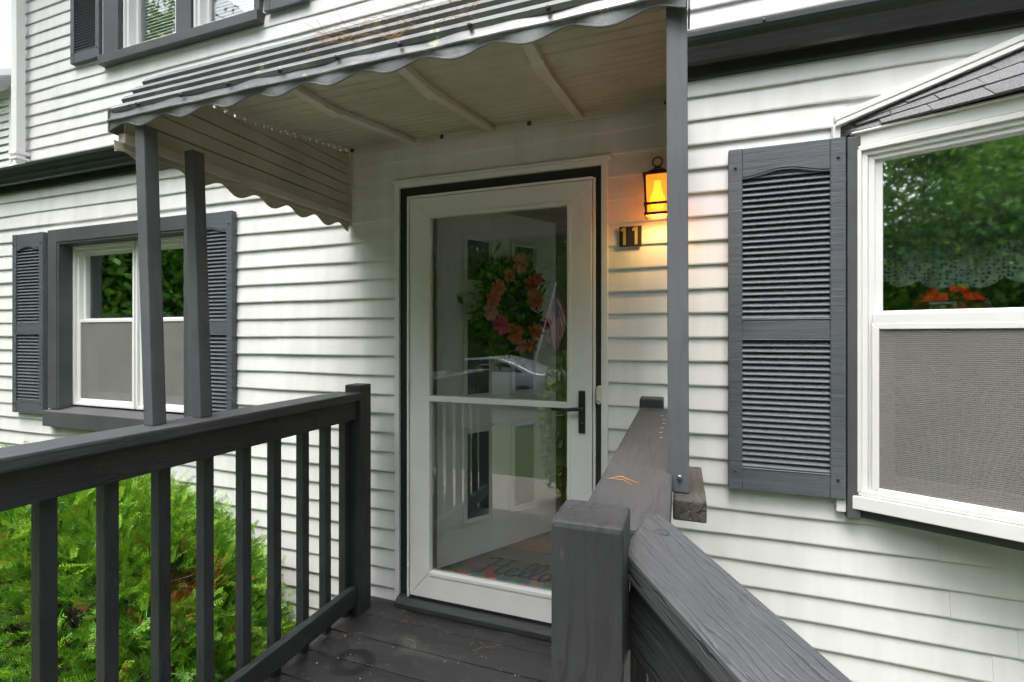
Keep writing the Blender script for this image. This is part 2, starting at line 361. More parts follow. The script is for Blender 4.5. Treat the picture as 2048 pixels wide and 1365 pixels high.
# ------------------------------------------------------------------ house
house = thing('house', 'white clapboard house with dark gutters, shutters and a front door', 'house', (0, 0, 0))
EXPO = .1012
def siding(x0, x1, z0, z1, y, holes, seams, amp=.0018):
    """clapboard courses; every run between openings or laps is a board of its own"""
    nrow = int(math.ceil((z1 - z0) / EXPO))
    for i in range(nrow):
        a, b = z0 + i * EXPO, min(z0 + (i + 1) * EXPO + .008, z1)
        xs = sorted({x0, x1, *[h for H in holes for h in H[:2]], *seams(i)}); xs = [x for x in xs if x0 <= x <= x1]
        runs = []
        for xa, xb in zip(xs, xs[1:]):
            mid = (xa + xb) / 2; seg = [(a, b)]
            for H in holes:
                if H[0] < mid < H[1]:
                    ns = []
                    for (p, q) in seg:
                        if H[3] <= p or H[2] >= q: ns.append((p, q)); continue
                        if H[2] - p > .012: ns.append((p, H[2]))
                        if q - H[3] > .012: ns.append((H[3], q))
                    seg = ns
            for sg in seg:
                last = [r for r in runs if abs(r[1] - xa) < 1e-6 and r[2] == sg and xa not in seams(i)]
                if last: last[0][1] = xb
                else: runs.append([xa, xb, sg])
        ph = random.uniform(0, 50)
        for (xa, xb, (p, q)) in runs:
            if xb - xa < .01: continue
            n = max(2, int((xb - xa) / .12)); mb = MB(); vs = []
            lap = .0025 if xa in seams(i) else 0
            for k in range(n + 1):
                x = xa + (xb - xa) * k / n - (.012 if k == 0 and lap else 0)
                wob = amp * (math.sin(x * 3.1 + ph) + .6 * math.sin(x * 7.7 + ph * 2))
                zb = p + (wob * .8 if abs(p - a) < 1e-6 else 0)
                def yy(z): return y - .017 + .0135 * max(0, min(1, (z - a) / EXPO)) + wob * .5 - lap
                zm = p + min(.006, (q - p) * .3)
                vs += [(x, y - .001, zb + .002), (x, yy(p) + .002, zb), (x, yy(zm), zb + (zm - p)), (x, yy((p + q) / 2) - .0008, (zb + q) / 2), (x, yy(q), q)]
            fs = [(k * 5 + j, (k + 1) * 5 + j, (k + 1) * 5 + j + 1, k * 5 + j + 1) for k in range(n) for j in range(4)]
            fs += [(4, 3, 2, 1, 0), tuple(n * 5 + j for j in range(5))]
            o = mb.add(vs, fs).build('siding_board', M['siding'], house)
DOOR = (-1.385, -.318, -1.372, .772); LWIN = (-4.265, -2.80, -.645, .745); BOW = (.60, 2.55, -.67, .80)
seed_s = {i: [random.choice((-5.1, -1.9, 1.25, 1.55, 2.2, -2.2)) + random.choice((0, .18, .3)), random.choice((-3.2, -.9, .3, -6.0)) + random.uniform(-.3, .3)] for i in range(60)}
seed_s[5] = [1.12]; seed_s[6] = [.93]; seed_s[4] = [1.05]; seed_s[8] = [.90]; seed_s[7] = [1.3]
siding(-7.2, 2.9, -1.63, 1.085, 0, [DOOR, LWIN, BOW], lambda i: seed_s[i])
UY = .42
UWIN = (-4.40, -2.75, 2.17, 3.70)
siding(-5.55, 2.9, 1.33, 4.2, UY, [UWIN], lambda i: seed_s[i + 30])
# structural wall behind the boards, with the same openings
def wall_with_holes(name, x0, x1, z0, z1, ya, yb, holes, mat):
    mb = MB(); xs = sorted({x0, x1, *[h for H in holes for h in H[:2]]})
    for xa, xb in zip(xs, xs[1:]):
        zs = [(z0, z1)]
        for H in holes:
            if H[0] < (xa + xb) / 2 < H[1]: zs = [(z0, H[2]), (H[3], z1)]
        for (p, q) in zs:
            if q > p: mb.box(xa, xb, ya, yb, p, q)
    return mb.build(name, mat, house)
wall_with_holes('wall', -7.2, 2.9, -1.64, 1.15, .0, .14, [(-1.37, -.33, FLOOR, .76), (-4.2, -2.86, -.60, .70), (.64, 2.5, -.62, .72)], M['room'])
wall_with_holes('wall', -5.55, 2.9, 1.25, 4.25, UY + .002, UY + .14, [(-4.22, -2.78, 2.24, 3.62)], M['room'])
MB().box(-7.19, 2.89, .012, .3, GROUND - .2, -1.63).build('foundation', M['found'], house)
# rest of the shell
MB().box(-7.2, -7.06, .14, 7, -1.64, 1.15).build('side_wall', M['trim'], house)
for (ya_, yb_, za_, zb_) in ((.14, .5, -1.64, 4.25), (2.9, 7, -1.64, 4.25), (.5, 2.9, -1.64, -.75), (.5, 2.9, 1.0, 4.25)):  # unseen window opening added in the right wall to daylight the hall
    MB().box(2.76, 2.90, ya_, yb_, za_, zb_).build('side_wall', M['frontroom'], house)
MB().box(2.82, 2.825, .502, 2.898, -.748, .998).build('added_side_pane', M['dglass'], house)
MB().box(.16, .26, .145, .40, FLOOR, 1.06).build('partition', M['room'], house)
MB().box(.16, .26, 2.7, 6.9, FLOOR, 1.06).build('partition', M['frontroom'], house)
MB().box(.16, .26, .40, 2.7, .85, 1.06).build('partition', M['room'], house)  # archway below added to pass the side window light to the inner door
MB().box(-1.9, .16, 3.2, 3.3, FLOOR, 1.06).build('partition', M['room'], house)
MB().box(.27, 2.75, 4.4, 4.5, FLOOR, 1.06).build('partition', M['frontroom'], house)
MB().box(-5.55, -5.41, UY + .14, 7, 1.15, 4.25).build('side_wall', M['trim'], house)
MB().box(-7.2, 2.9, 6.9, 7.04, -1.64, 4.25).build('back_wall', M['room'], house)
MB().box(-7.06, 2.76, .14, 6.9, 1.06, 1.14).build('ceiling', M['room'], house)
MB().box(-7.06, 2.76, .14, 6.9, FLOOR - .06, FLOOR - .014).build('subfloor', M['room'], house)
MB().box(-2.0, -1.9, .9, 6.9, FLOOR, 1.06).build('partition', M['room'], house)
MB().prism([(-.3, 4.2), (UY + .2, 4.12), (4, 5.6), (7.4, 4.2), (7.4, 4.3), (4, 5.8), (-.3, 4.32)], 'x', -5.8, 3.1).build('roof', M['shingle'], house)
MB().prism([(-.06, 1.19), (UY + .01, 1.335), (UY + .01, 1.30), (-.06, 1.15)], 'x', -7.4, 3.0).build('eave_roof', M['shingle'], house)
MB().box(-7.4, -5.56, UY, 7.1, 1.16, 1.30).build('wing_roof', M['shingle'], house)
MB().box(-7.3, 2.95, -.030, -.002, 1.068, 1.19).build('fascia', M['fascia'], house)
# ogee gutter along the lower eave
gp = [(-.032, 1.205), (-.034, 1.112), (-.075, 1.100), (-.088, 1.108), (-.098, 1.128), (-.100, 1.145), (-.108, 1.160), (-.124, 1.176), (-.130, 1.190), (-.130, 1.208), (-.118, 1.208), (-.118, 1.194), (-.10, 1.17), (-.09, 1.13), (-.07, 1.112), (-.042, 1.12), (-.040, 1.205)]
gut = MB().prism(gp, 'x', -7.3, 2.95).build('gutter', M['gutter'], house)
for k in range(13):
    MB().lathe([(0, -.136), (.006, -.134), (.006, -.128)], 8, (-6.9 + k * .72, 0, 1.199), axis='y').build('gutter_screw', M['darkbolt'], gut)
# upper corner board and downspout
MB().box(-5.66, -5.545, UY - .026, UY + .16, 1.20, 4.2).build('corner_board', M['trim'], house, bevel=.004)
ds = MB()
prof = [(-.038, -.03), (-.02, -.026), (0, -.03), (.02, -.026), (.038, -.03), (.038, .03), (-.038, .03)]
ds.prism([(x - 5.46, y + .345) for x, y in prof], 'z', 1.50, 4.2)
dso = ds.build('downspout', M['trim'], house)
MB().box(-5.515, -5.405, .305, .40, 1.57, 1.60).box(-5.515, -5.405, .305, .40, 1.525, 1.545).build('downspout_strap', M['trim'], dso, bevel=.002)
MB().tube([(-5.46, .345, 1.54), (-5.46, .345, 1.48), (-5.49, .32, 1.435), (-5.60, .27, 1.405)], .036, 10).build('downspout_elbow', M['trim'], dso, smooth=True)

# ---- shutters
def shutter(x0, z0, w, h, y, label=None):
    """moulded louvred shutter: arched top rail, middle and bottom rail, separate slats"""
    st, tr_, mr, br = w * .125, .115, .072, .085; D0, D1 = -.034, 0
    mb = MB(); mb.box(0, st, D0, D1, 0, h).box(w - st, w, D0, D1, 0, h)
    n = 16; pts = [(st, h)]                                   # arched top rail
    for k in range(n + 1):
        u = k / n; pts.append((st + (w - 2 * st) * u, h - tr_ + .024 * math.sin(math.pi * u) ** 2 - (.0)))
    pts.append((w - st, h))
    mb.prism(pts, 'y', D0 + .003, D1)
    zm = h * .47
    mb.box(st, w - st, D0 + .003, D1, zm - mr / 2, zm + mr / 2).box(st, w - st, D0 + .003, D1, 0, br)
    mb.box(st, w - st, -.005, D1, br, h - tr_ + .05)
    o = mb.build('shutter', M['char'], house, (x0, y, z0), bevel=.002, seg=1)
    if label: o['label'] = label
    # raised bead under the arch and at the rails
    MB().tube([(st + (w - 2 * st) * k / n, D0 + .004, h - tr_ - .006 + .024 * math.sin(math.pi * k / n) ** 2) for k in range(n + 1)], .003, 6).build('bead', M['char'], o)
    for zz in (zm - mr / 2 - .004, zm + mr / 2 + .004, br + .004): MB().tube([(st, D0 + .004, zz), (w - st, D0 + .004, zz)], .003, 6).build('bead', M['char'], o)
    pitch = .0228; sm = None
    for za, zb in ((br + .012, zm - mr / 2 - .006), (zm + mr / 2 + .010, h - tr_ + .018)):
        k = int((zb - za) / pitch); p = (zb - za) / k
        for j in range(k):
            z = za + j * p
            if sm is None:
                sm = MB().prism([(D0 + .006, 0), (D0 + .009, .004), (-.010, .0245), (-.013, .0225), (D0 + .0065, -.003)], 'x', st - .001, w - st + .001).mesh('slat', M['char'])
            link('slat', sm, o, (0, 0, z))
    scm = MB().lathe([(0, -.0405), (.0042, -.039), (.006, -.035), (.006, -.032)], 8, axis='y').mesh('screw', M['darkbolt'])
    for sx in (st / 2, w - st / 2):
        for sz in (.075, h - .075): link('screw', scm, o, (sx, 0, sz))
    return o
shutter(.183, -.622, .404, 1.368, -.019)
shutter(-4.672, -.572, .365, 1.31, -.019)
shutter(-2.862, -.575, .362, 1.31, -.019)
shutter(-4.79, 2.25, .36, 1.37, UY - .019)
shutter(-2.70, 2.22, .36, 1.37, UY - .019)

# ---- double hung windows
def double_hung(w, h, loc, rotz, zr, frame=.05, sash=.034, latches=2, blind=False, name='window', screen=True):
    """vinyl unit in local x-z, outside face at y=0 looking to -y; zr = height of the meeting rail"""
    def ring(mb, x0, x1, z0, z1, t, ya, yb, tb=None):
        tb = tb or t
        mb.prism([(x0, z0), (x0 + t, z0 + tb), (x0 + t, z1 - t), (x0, z1)], 'y', ya, yb)
        mb.prism([(x1, z0), (x1, z1), (x1 - t, z1 - t), (x1 - t, z0 + tb)], 'y', ya, yb)
        mb.prism([(x0, z1), (x0 + t, z1 - t), (x1 - t, z1 - t), (x1, z1)], 'y', ya + .0015, yb)
        mb.prism([(x0, z0), (x1, z0), (x1 - t, z0 + tb), (x0 + t, z0 + tb)], 'y', ya + .0015, yb)
        return mb
    fr = MB(); ring(fr, 0, w, 0, h, frame * .42, -.012, .07); ring(fr, frame * .42, w - frame * .42, frame * .3, h - frame * .42, frame * .58, .004, .07)
    o = fr.build(name, M['white'], house, loc, (0, 0, rotz), bevel=.0015, seg=1)
    a, b = frame * .8, w - frame * .8
    ring(MB(), a, b, zr - .02, h - frame * .8, sash, .030, .052).build('upper_sash', M['white'], o, bevel=.0015, seg=1)
    ring(MB(), a, b, frame * .7, zr + .02, sash, .054, .078, .06).build('lower_sash', M['white'], o, bevel=.0015, seg=1)
    MB().box(a + sash - .004, b - sash + .004, .038, .043, zr + .008, h - frame * .8 - sash + .004).build('pane', M['glass' if screen else 'dglass'], o)
    MB().box(a + sash - .004, b - sash + .004, .064, .069, frame * .7 + .055, zr - .012).build('pane', M['glass' if screen else 'dglass'], o)
    if screen: ring(MB(), a - .004, b + .004, frame * .55, zr + .004, .020, .006, .020).build('screen_frame', M['white'], o, bevel=.0015, seg=1)
    if screen: MB().box(a + .012, b - .012, .0125, .0135, frame * .55 + .016, zr - .012).build('screen', M['screen'], o)
    lm = MB().box(-.033, .033, .0, .03, 0, .012).box(-.033, -.026, .006, .024, .012, .028).box(.026, .033, .006, .024, .012, .028).box(-.033, .033, .006, .024, .028, .034).box(-.008, .004, .006, .024, .012, .022).mesh('latch', M['latch'], .003)
    for k in range(latches): link('latch', lm, o, (a + (b - a) * (.27 + .46 * k if latches > 1 else .5), .056, zr + .016))
    if blind:
        for k in range(int((h - .25) / .026)):
            z = .10 + k * .026
            MB().add([(a + .05, .098, z), (b - .03, .098, z), (b - .03, .116, z + .026), (a + .05, .116, z + .026), (a + .05, .0985, z - .0012), (b - .03, .0985, z - .0012), (b - .03, .1165, z + .0248), (a + .05, .1165, z + .0248)],
                     [(0, 1, 2, 3), (7, 6, 5, 4), (0, 4, 5, 1), (2, 6, 7, 3)]).build('blind_slat', M['white'], o)
    return o
# left pair of windows inside a deep charcoal casing
cs = MB(); cx0, cx1, cz0, cz1 = -4.265, -2.80, -.645, .745
cs.box(cx0, cx0 + .10, -.045, -.002, cz0 + .12, cz1).box(cx1 - .10, cx1, -.045, -.002, cz0 + .12, cz1).box(cx0 + .10, cx1 - .10, -.045, -.002, cz1 - .09, cz1)
cs.box(cx0 + .10, cx0 + .115, -.04, .12, cz0 + .12, cz1 - .09).box(cx1 - .115, cx1 - .10, -.04, .12, cz0 + .12, cz1 - .09).box(cx0 + .115, cx1 - .115, -.04, .12, cz1 - .105, cz1 - .09)
cso = cs.build('window_casing', M['casing'], house, bevel=.003)
MB().prism([(-.075, -.645), (-.075, -.538), (.12, -.508), (.12, -.645)], 'x', cx0 - .002, cx1 + .002).build('sill', M['casing'], cso, bevel=.004)
MB().box(cx0 - .028, cx0 - .003, -.026, -.002, cz0 - .01, cz1 + .004).box(cx0 - .028, cx1 + .028, -.026, -.002, cz1 + .004, cz1 + .016).build('trim_channel', M['trim'], cso)
w1 = double_hung(.655, 1.145, (-4.150, .055, -.505), 0, .61, .045, .032)
w2 = double_hung(.655, 1.145, (-3.485, .055, -.505), 0, .61, .045, .032)
# upper pair
cs = MB(); ux0, ux1 = -4.40, -2.75
cs.box(ux0 + .01, ux0 + .19, UY - .045, UY - .002, 2.25, 3.7).box(-3.585, -3.43, UY - .03, UY + .1, 2.25, 3.6).box(ux1 - .05, ux1, UY - .045, UY - .002, 2.25, 3.7).box(ux0 + .19, ux1 - .05, UY - .045, UY - .002, 3.6, 3.7)
cso = cs.build('window_casing', M['casing'], house, bevel=.003)
MB().prism([(UY - .075, 2.165), (UY - .075, 2.235), (UY + .12, 2.262), (UY + .12, 2.165)], 'x', ux0 - .01, ux1 + .01).build('sill', M['casing'], cso, bevel=.004)
MB().box(ux0 - .02, ux0 + .008, UY - .03, UY - .002, 2.17, 3.7).build('trim_channel', M['trim'], cso)
double_hung(.61, 1.34, (-4.205, UY + .0, 2.262), 0, .70, .045, .04, blind=True, screen=False)
double_hung(.62, 1.34, (-3.425, UY + .0, 2.262), 0, .70, .045, .04, blind=True, screen=False)

# ---- bow window: angled unit, next unit beyond it, seat, head and small shingled roof
BA = R(22.7); bd = Vector((math.cos(BA), -math.sin(BA), 0)); bp0 = Vector((.622, -.034, 0)); BL = .80
bow = MB().box(.592, .634, -.052, -.002, -.690, .742).build('bow_window', M['casing'], house, bevel=.002)
bow['label'] = 'white angled bow window beside the large louvred shutter'
def bwin(s0, z): return bp0 + bd * s0 + Vector((0, 0, z))
def bow_unit(w, origin, rz):
    """white double-hung bow unit: stepped jambs, glass, meeting rail, screen"""
    def part(nm, mb, mat='white', bev=.002): return mb.build(nm, M[mat], bow, origin, (0, 0, rz), bevel=bev, seg=1)
    H0, H1 = -.600, .705
    def ring(mb, x0, x1, z0, z1, t, ya, yb):
        mb.prism([(x0, z0), (x0 + t, z0 + t), (x0 + t, z1 - t), (x0, z1)], 'y', ya, yb)
        mb.prism([(x1, z0), (x1, z1), (x1 - t, z1 - t), (x1 - t, z0 + t)], 'y', ya, yb)
        mb.prism([(x0, z1), (x0 + t, z1 - t), (x1 - t, z1 - t), (x1, z1)], 'y', ya + .0012, yb)
        mb.prism([(x0, z0), (x1, z0), (x1 - t, z0 + t), (x0 + t, z0 + t)], 'y', ya + .0012, yb); return mb
    part('jamb', ring(MB(), 0, w, H0, H1, .020, -.016, .085)); part('jamb', ring(MB(), .020, w - .020, H0 + .004, H1 - .020, .018, -.004, .085))
    part('frame', ring(MB(), .038, w - .038, H0 + .012, H1 - .036, .020, .006, .085))
    mb = MB(); mb.box(.052, w - .052, -.006, .05, .040, .078); part('meeting_rail', mb)
    part('upper_sash', ring(MB(), .052, w - .052, .060, .672, .028, .020, .045))
    part('pane', MB().box(.078, w - .078, .030, .034, .072, .646), 'glass', 0)
    part('screen_frame', ring(MB(), .050, w - .050, -.586, .042, .022, -.0085, .008))
    part('screen', MB().box(.066, w - .066, -.001, .000, -.570, .030), 'screen', 0)
    part('lower_sash', ring(MB(), .056, w - .056, -.580, .05, .058, .046, .07))
    part('pane', MB().box(.110, w - .110, .056, .060, -.526, .0), 'glass', 0)
    lm = MB().box(-.040, .040, .0, .03, 0, .014).box(-.036, -.028, .006, .024, .014, .032).box(.028, .036, .006, .024, .014, .032).box(-.036, .036, .006, .024, .032, .040).box(-.008, .006, .006, .024, .014, .028)
    for xx in (.245, w - .2):
        o = lm.build('latch', M['latch'], bow, Vector(origin) + Matrix.Rotation(rz, 3, 'Z') @ Vector((xx, .046, .076)), (0, 0, rz), bevel=.003)
bow_unit(BL, bp0, -BA)
c2 = bp0 + bd * (BL + .004)
bow_unit(BL, c2, -R(7)); d2 = Vector((math.cos(R(7)), -math.sin(R(7)), 0)); c3 = c2 + d2 * BL
end = Vector((c3.x + .3, -.03, 0))
def poly(z0, z1, off, nm, mat, y0=-.03):
    n1 = Vector((-math.sin(BA), -math.cos(BA), 0)) * off
    pts = [(bp0 + n1 - bd * off * .4), (c2 + n1 + Vector((0, -off * .1, 0))), c3 + Vector((0, -off, 0)), end + Vector((off, 0, 0)), Vector((end.x + off, .12, 0)), Vector((bp0.x - off * .4, .12, 0))]
    return MB().prism([(p.x, p.y) for p in pts], 'z', z0, z1).build(nm, M[mat], bow, bevel=.003)
poly(-.652, -.602, .022, 'seat', 'white'); poly(-.690, -.655, -.012, 'seat_underside', 'casing')
poly(.707, .752, .010, 'head', 'trim'); poly(.752, .760, .022, 'soffit', 'trim')
MB().box(c3.x + .01, c3.x + .05, c3.y + .02, 0, -.60, .705).build('end_panel', M['white'], bow)
# roof: eave line follows the bow, ridge against the wall
ev = [Vector((.565, -.012, .770)), bp0 + Vector((-math.sin(BA), -math.cos(BA), 0)) * .055 + bd * (-.02) + Vector((0, 0, .768)), c2 + Vector((-.01, -.066, .768)), c3 + Vector((.05, -.066, .768)), Vector((end.x + .1, -.012, .770))]
def eave(s):
    a, b = ev[0], ev[2]
    return a + (b - a) * s
slope_line = lambda x: .790 + (x - .565) * .355
top = lambda s: (lambda x: Vector((x, -.020, min(slope_line(x), 1.02))))(.565 + s * .80)
# shingle courses on the visible hip: each shingle a tapered tab of its own
def roof_pt(s, t):
    """s along the eave 0..1.6, t up the slope 0..1"""
    if s <= 1: e = eave(s)
    else: e = ev[2] + (ev[3] - ev[2]) * (s - 1)
    tp = top(s) if s <= 1 else top(1) + Vector(((s - 1) * .80, 0, 0))
    return e + (tp - e) * t
rows = 3
MB().add([roof_pt(s / 10, t) for s in range(17) for t in (0, 1)], [(2 * k, 2 * k + 2, 2 * k + 3, 2 * k + 1) for k in range(16)]).build('roof_deck', M['shingle'], bow)
for r_ in range(rows):
    t0, t1 = r_ / rows, min(1, (r_ + 1.15) / rows); s = 0.0; off = (r_ % 2) * .07; s = -off
    while s < 1.55:
        wd = random.uniform(.12, .17); a, b = max(s, 0), min(s + wd - .003, 1.6)
        if b - a > .02:
            lift0, lift1 = random.uniform(.008, .012), .004
            q = [roof_pt(a, t0), roof_pt(b, t0), roof_pt(b, t1), roof_pt(a, t1)]
            nv = (q[1] - q[0]).cross(q[3] - q[0]); nv = nv.normalized() if nv.length > 1e-9 else Vector((0, 0, 1))
            if nv.z < 0: nv = -nv
            if t0 == 0: q[0] = q[0] + (q[0] - q[3]).normalized() * .012 if (q[0] - q[3]).length > 1e-6 else q[0]; q[1] = q[1] + (q[1] - q[2]).normalized() * .012 if (q[1] - q[2]).length > 1e-6 else q[1]
            vs = [q[0] + nv * .001, q[1] + nv * .001, q[2] + nv * .001, q[3] + nv * .001, q[0] + nv * lift0, q[1] + nv * lift0, q[2] + nv * lift1, q[3] + nv * lift1]
            MB().add(vs, [(3, 2, 1, 0), (4, 5, 6, 7), (0, 1, 5, 4), (1, 2, 6, 5), (2, 3, 7, 6), (3, 0, 4, 7)]).build('shingle', M['shingle'], bow)
        s += wd
# flashing trim up the wall
def rake(z_off, w, y0, y1, nm):
    xa, xb = .555, 1.30
    MB().add([(xa, y0, slope_line(xa) + z_off), (xb, y0, slope_line(xb) + z_off), (xb, y0, slope_line(xb) + z_off + w), (xa, y0, slope_line(xa) + z_off + w),
              (xa, y1, slope_line(xa) + z_off), (xb, y1, slope_line(xb) + z_off), (xb, y1, slope_line(xb) + z_off + w), (xa, y1, slope_line(xa) + z_off + w)],
             [(0, 1, 2, 3), (7, 6, 5, 4), (0, 4, 5, 1), (1, 5, 6, 2), (2, 6, 7, 3), (3, 7, 4, 0)]).build(nm, M['trim'], bow, bevel=.002)
rake(.002, .016, -.056, -.010, 'flashing'); rake(.030, .020, -.040, -.010, 'trim_channel')
MB().box(.548, .572, -.042, -.010, .745, .800).build('trim_channel', M['trim'], bow, bevel=.002)
MB().box(.560, .590, -.040, -.002, -.672, -.625).build('trim_channel', M['trim'], bow, bevel=.002)

# ---- entrance: trim, frame, storm door, inner door
x0, x1, zt = -1.397, -.305, .782
MB().box(x0, x0 + .028, -.036, -.002, DECK + .002, zt).box(x1 - .028, x1, -.036, -.002, DECK + .002, zt).box(x0 + .028, x1 - .028, -.0365, -.002, zt - .026, zt).build('door_trim', M['trim'], house, bevel=.003)
MB().box(x0 - .012, x1 + .012, -.044, -.002, zt + .001, zt + .010).build('drip_cap', M['trim'], house)
MB().box(x0 + .028, -1.314, -.022, .02, -1.333, zt - .027).box(-.358, x1 - .028, -.022, .02, -1.333, zt - .027).box(-1.314, -.358, -.022, .02, .706, zt - .027).build('door_frame', M['black'], house, bevel=.002)
MB().box(x0 + .028, -1.290, .021, .16, -1.32, zt - .027).box(-.380, x1 - .028, .021, .16, -1.32, zt - .027).box(-1.290, -.380, .021, .16, .706, zt - .027).build('door_jamb', plain('brown_jamb', (.22, .17, .13), .6), house)
MB().prism([(-.085, DECK + .003), (-.085, DECK + .028), (-.055, DECK + .044), (.16, -1.325), (.16, DECK + .003)], 'x', x0 + .03, x1 - .03).build('threshold', M['railside'], house, bevel=.003)
sd_ = MB(); L_, R_, B_, T_ = -1.300, -.372, -1.322, .690; gl, gr, gb, gt = -1.190, -.480, -1.192, .592; ya, yb = -.044, -.012
sd_.prism([(L_, B_), (gl, gb), (gl, gt), (L_, T_)], 'y', ya, yb).prism([(R_, B_), (R_, T_), (gr, gt), (gr, gb)], 'y', ya, yb)
sd_.prism([(L_ + .001, T_), (gl + .001, gt), (gr - .001, gt), (R_ - .001, T_)], 'y', ya + .0012, yb).prism([(L_ + .001, B_), (R_ - .001, B_), (gr - .001, gb), (gl + .001, gb)], 'y', ya + .0012, yb)
door = sd_.build('storm_door', M['doorw'], house, bevel=.002, seg=1)
MB().box(gl - .012, gl + .004, ya - .004, yb, gb, gt).box(gr - .004, gr + .012, ya - .004, yb, gb, gt).box(gl, gr, ya - .0045, yb, gt - .004, gt + .012).box(gl, gr, ya - .0045, yb, gb - .014, gb + .004).build('glazing_bead', M['doorw'], door, bevel=.002)
MB().box(gl + .004, gr - .004, ya - .006, yb + .002, -.332, -.306).build('cross_bar', M['doorw'], door, bevel=.002)
MB().box(gl + .002, gr - .002, -.030, -.027, -.308, gt).build('pane', M['dglass'], door)
MB().box(gl + .002, gr - .002, -.024, -.021, gb, -.33).build('pane', M['dglass'], door)
fz = MB().box(-1.314, L_ - .003, -.050, -.02, -1.332, .702).box(R_ + .003, -.358, -.036, -.02, -1.332, .702).box(L_ - .003, R_ + .003, -.048, -.02, .693, .704)
fz.build('door_channel', M['doorw'], door, bevel=.0015, seg=1)
MB().box(L_ + .002, R_ - .002, -.046, -.02, -1.333, -1.3235).build('sweep', M['blkmetal'], door)
for zz in (.35, -.25, -.86, -1.22):
    MB().tube([(-1.306, -.052, zz - .05), (-1.306, -.052, zz + .05)], .005, 8).build('hinge', M['doorw'], door)
hp = MB().box(-.431, -.401, -.054, -.045, -.440, -.250)
hp.build('handle_plate', M['blkmetal'], door, bevel=.003)
MB().tube([(-.416, -.05, -.325), (-.416, -.085, -.326), (-.432, -.092, -.327), (-.48, -.092, -.333), (-.545, -.088, -.332)], [.009, .009, .009, .008, .007], 10).lathe([(0, -.068), (.008, -.066), (.009, -.052)], 12, (-.416, 0, -.395), axis='y').build('handle', M['blkmetal'], door, smooth=True)
# inner door, swung into the hall
ang = math.atan2(.838, .545); W_, H0, H1 = .885, FLOOR + .012, .74
idr = MB().box(0, W_, 0, .042, 0, H1 - H0).build('front_door', M['inner'], house, (-1.262, .175, H0), (0, 0, ang), bevel=.003)
idr['label'] = 'pale six panel front door standing open into the hall'
for (pa, pb, za, zb) in ((.150, .388, .185, .765), (.495, .735, .185, .765), (.150, .388, .90, 1.42), (.495, .735, .90, 1.42), (.150, .388, 1.56, 1.88), (.495, .735, 1.56, 1.88)):
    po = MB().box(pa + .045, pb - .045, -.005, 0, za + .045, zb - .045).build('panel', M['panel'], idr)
    mo = MB()
    for (t, d, e) in ((0, .004, .014), (.014, .013, .018), (.032, .006, .013)):
        a, b, c, dd = pa + t, pb - t, za + t, zb - t
        mo.box(a, a + e, -d, .001, c, dd).box(b - e, b, -d, .001, c, dd).box(a + e, b - e, -d, .001, c, c + e).box(a + e, b - e, -d, .001, dd - e, dd)
    mo.build('moulding', M['inner'], idr, bevel=.002, seg=1)
MB().lathe([(.0, -.075), (.022, -.07), (.028, -.055), (.012, -.035), (.012, -.01), (.03, -.004), (.03, 0)], 16, (W_ - .065, 0, .95), axis='y').build('door_knob', M['gold'], idr, smooth=True)
fo = MB().box(-1.9, .1, .15, .152, FLOOR - .013, FLOOR - .0125).build('hall_floor', M['floorw'], house)
for k in range(30):
    y = .152 + k * .085
    if y > 2.4: break
    for (xa, xb) in ((-1.9, -.95 + .3 * math.sin(k * 2.3)), (-.95 + .3 * math.sin(k * 2.3), .1)):
        MB().box(xa, xb - .0015, y, y + .0835, FLOOR - .013, FLOOR - random.uniform(.0002, .0008)).build('floor_plank', M['floorw'], fo)

# ------------------------------------------------------------------ deck
deck = thing('deck', 'small black painted timber deck in front of the white storm door', 'deck', (-.8, -.8, GROUND))
for k in range(9):
    y1 = -.024 - k * .1545
    board('deck_board', deck, M['deck'], (-1.66, y1 - .0745, DECK - .016 + random.uniform(-.001, .001)), (.06, y1 - .0745, DECK - .016 + random.uniform(-.001, .001)), .149, .032, .004)
yf = -.024 - 9 * .1545
board('rim_joist', deck, M['railside'], (-1.65, yf + .02, DECK - .12), (.05, yf + .02, DECK - .12), .038, .17)
board('rim_joist', deck, M['railside'], (-1.63, -.05, DECK - .12), (-1.63, yf + .05, DECK - .12), .038, .17)
board('rim_joist', deck, M['railside'], (.03, -.05, DECK - .12), (.03, yf + .05, DECK - .12), .038, .17)
for px, py in ((-1.58, yf + .09), (-.02, yf + .09), (-1.58, -.15), (-.02, -.15)):
    board('support_post', deck, M['railside'], (px, py, GROUND - .1), (px, py, DECK - .036), .09, .09)
for k in range(3):
    zz = DECK - .168 * (k + 1); yy = yf - .03 - .27 * k
    for j in range(2): board('stair_tread', deck, M['deck'], (-1.55, yy - .07 - j * .135, zz - .016), (-.05, yy - .07 - j * .135, zz - .016), .13, .032)
    board('stair_riser', deck, M['railside'], (-1.5, yy + .012, zz + .065), (-.1, yy + .012, zz + .065), .02, .135)

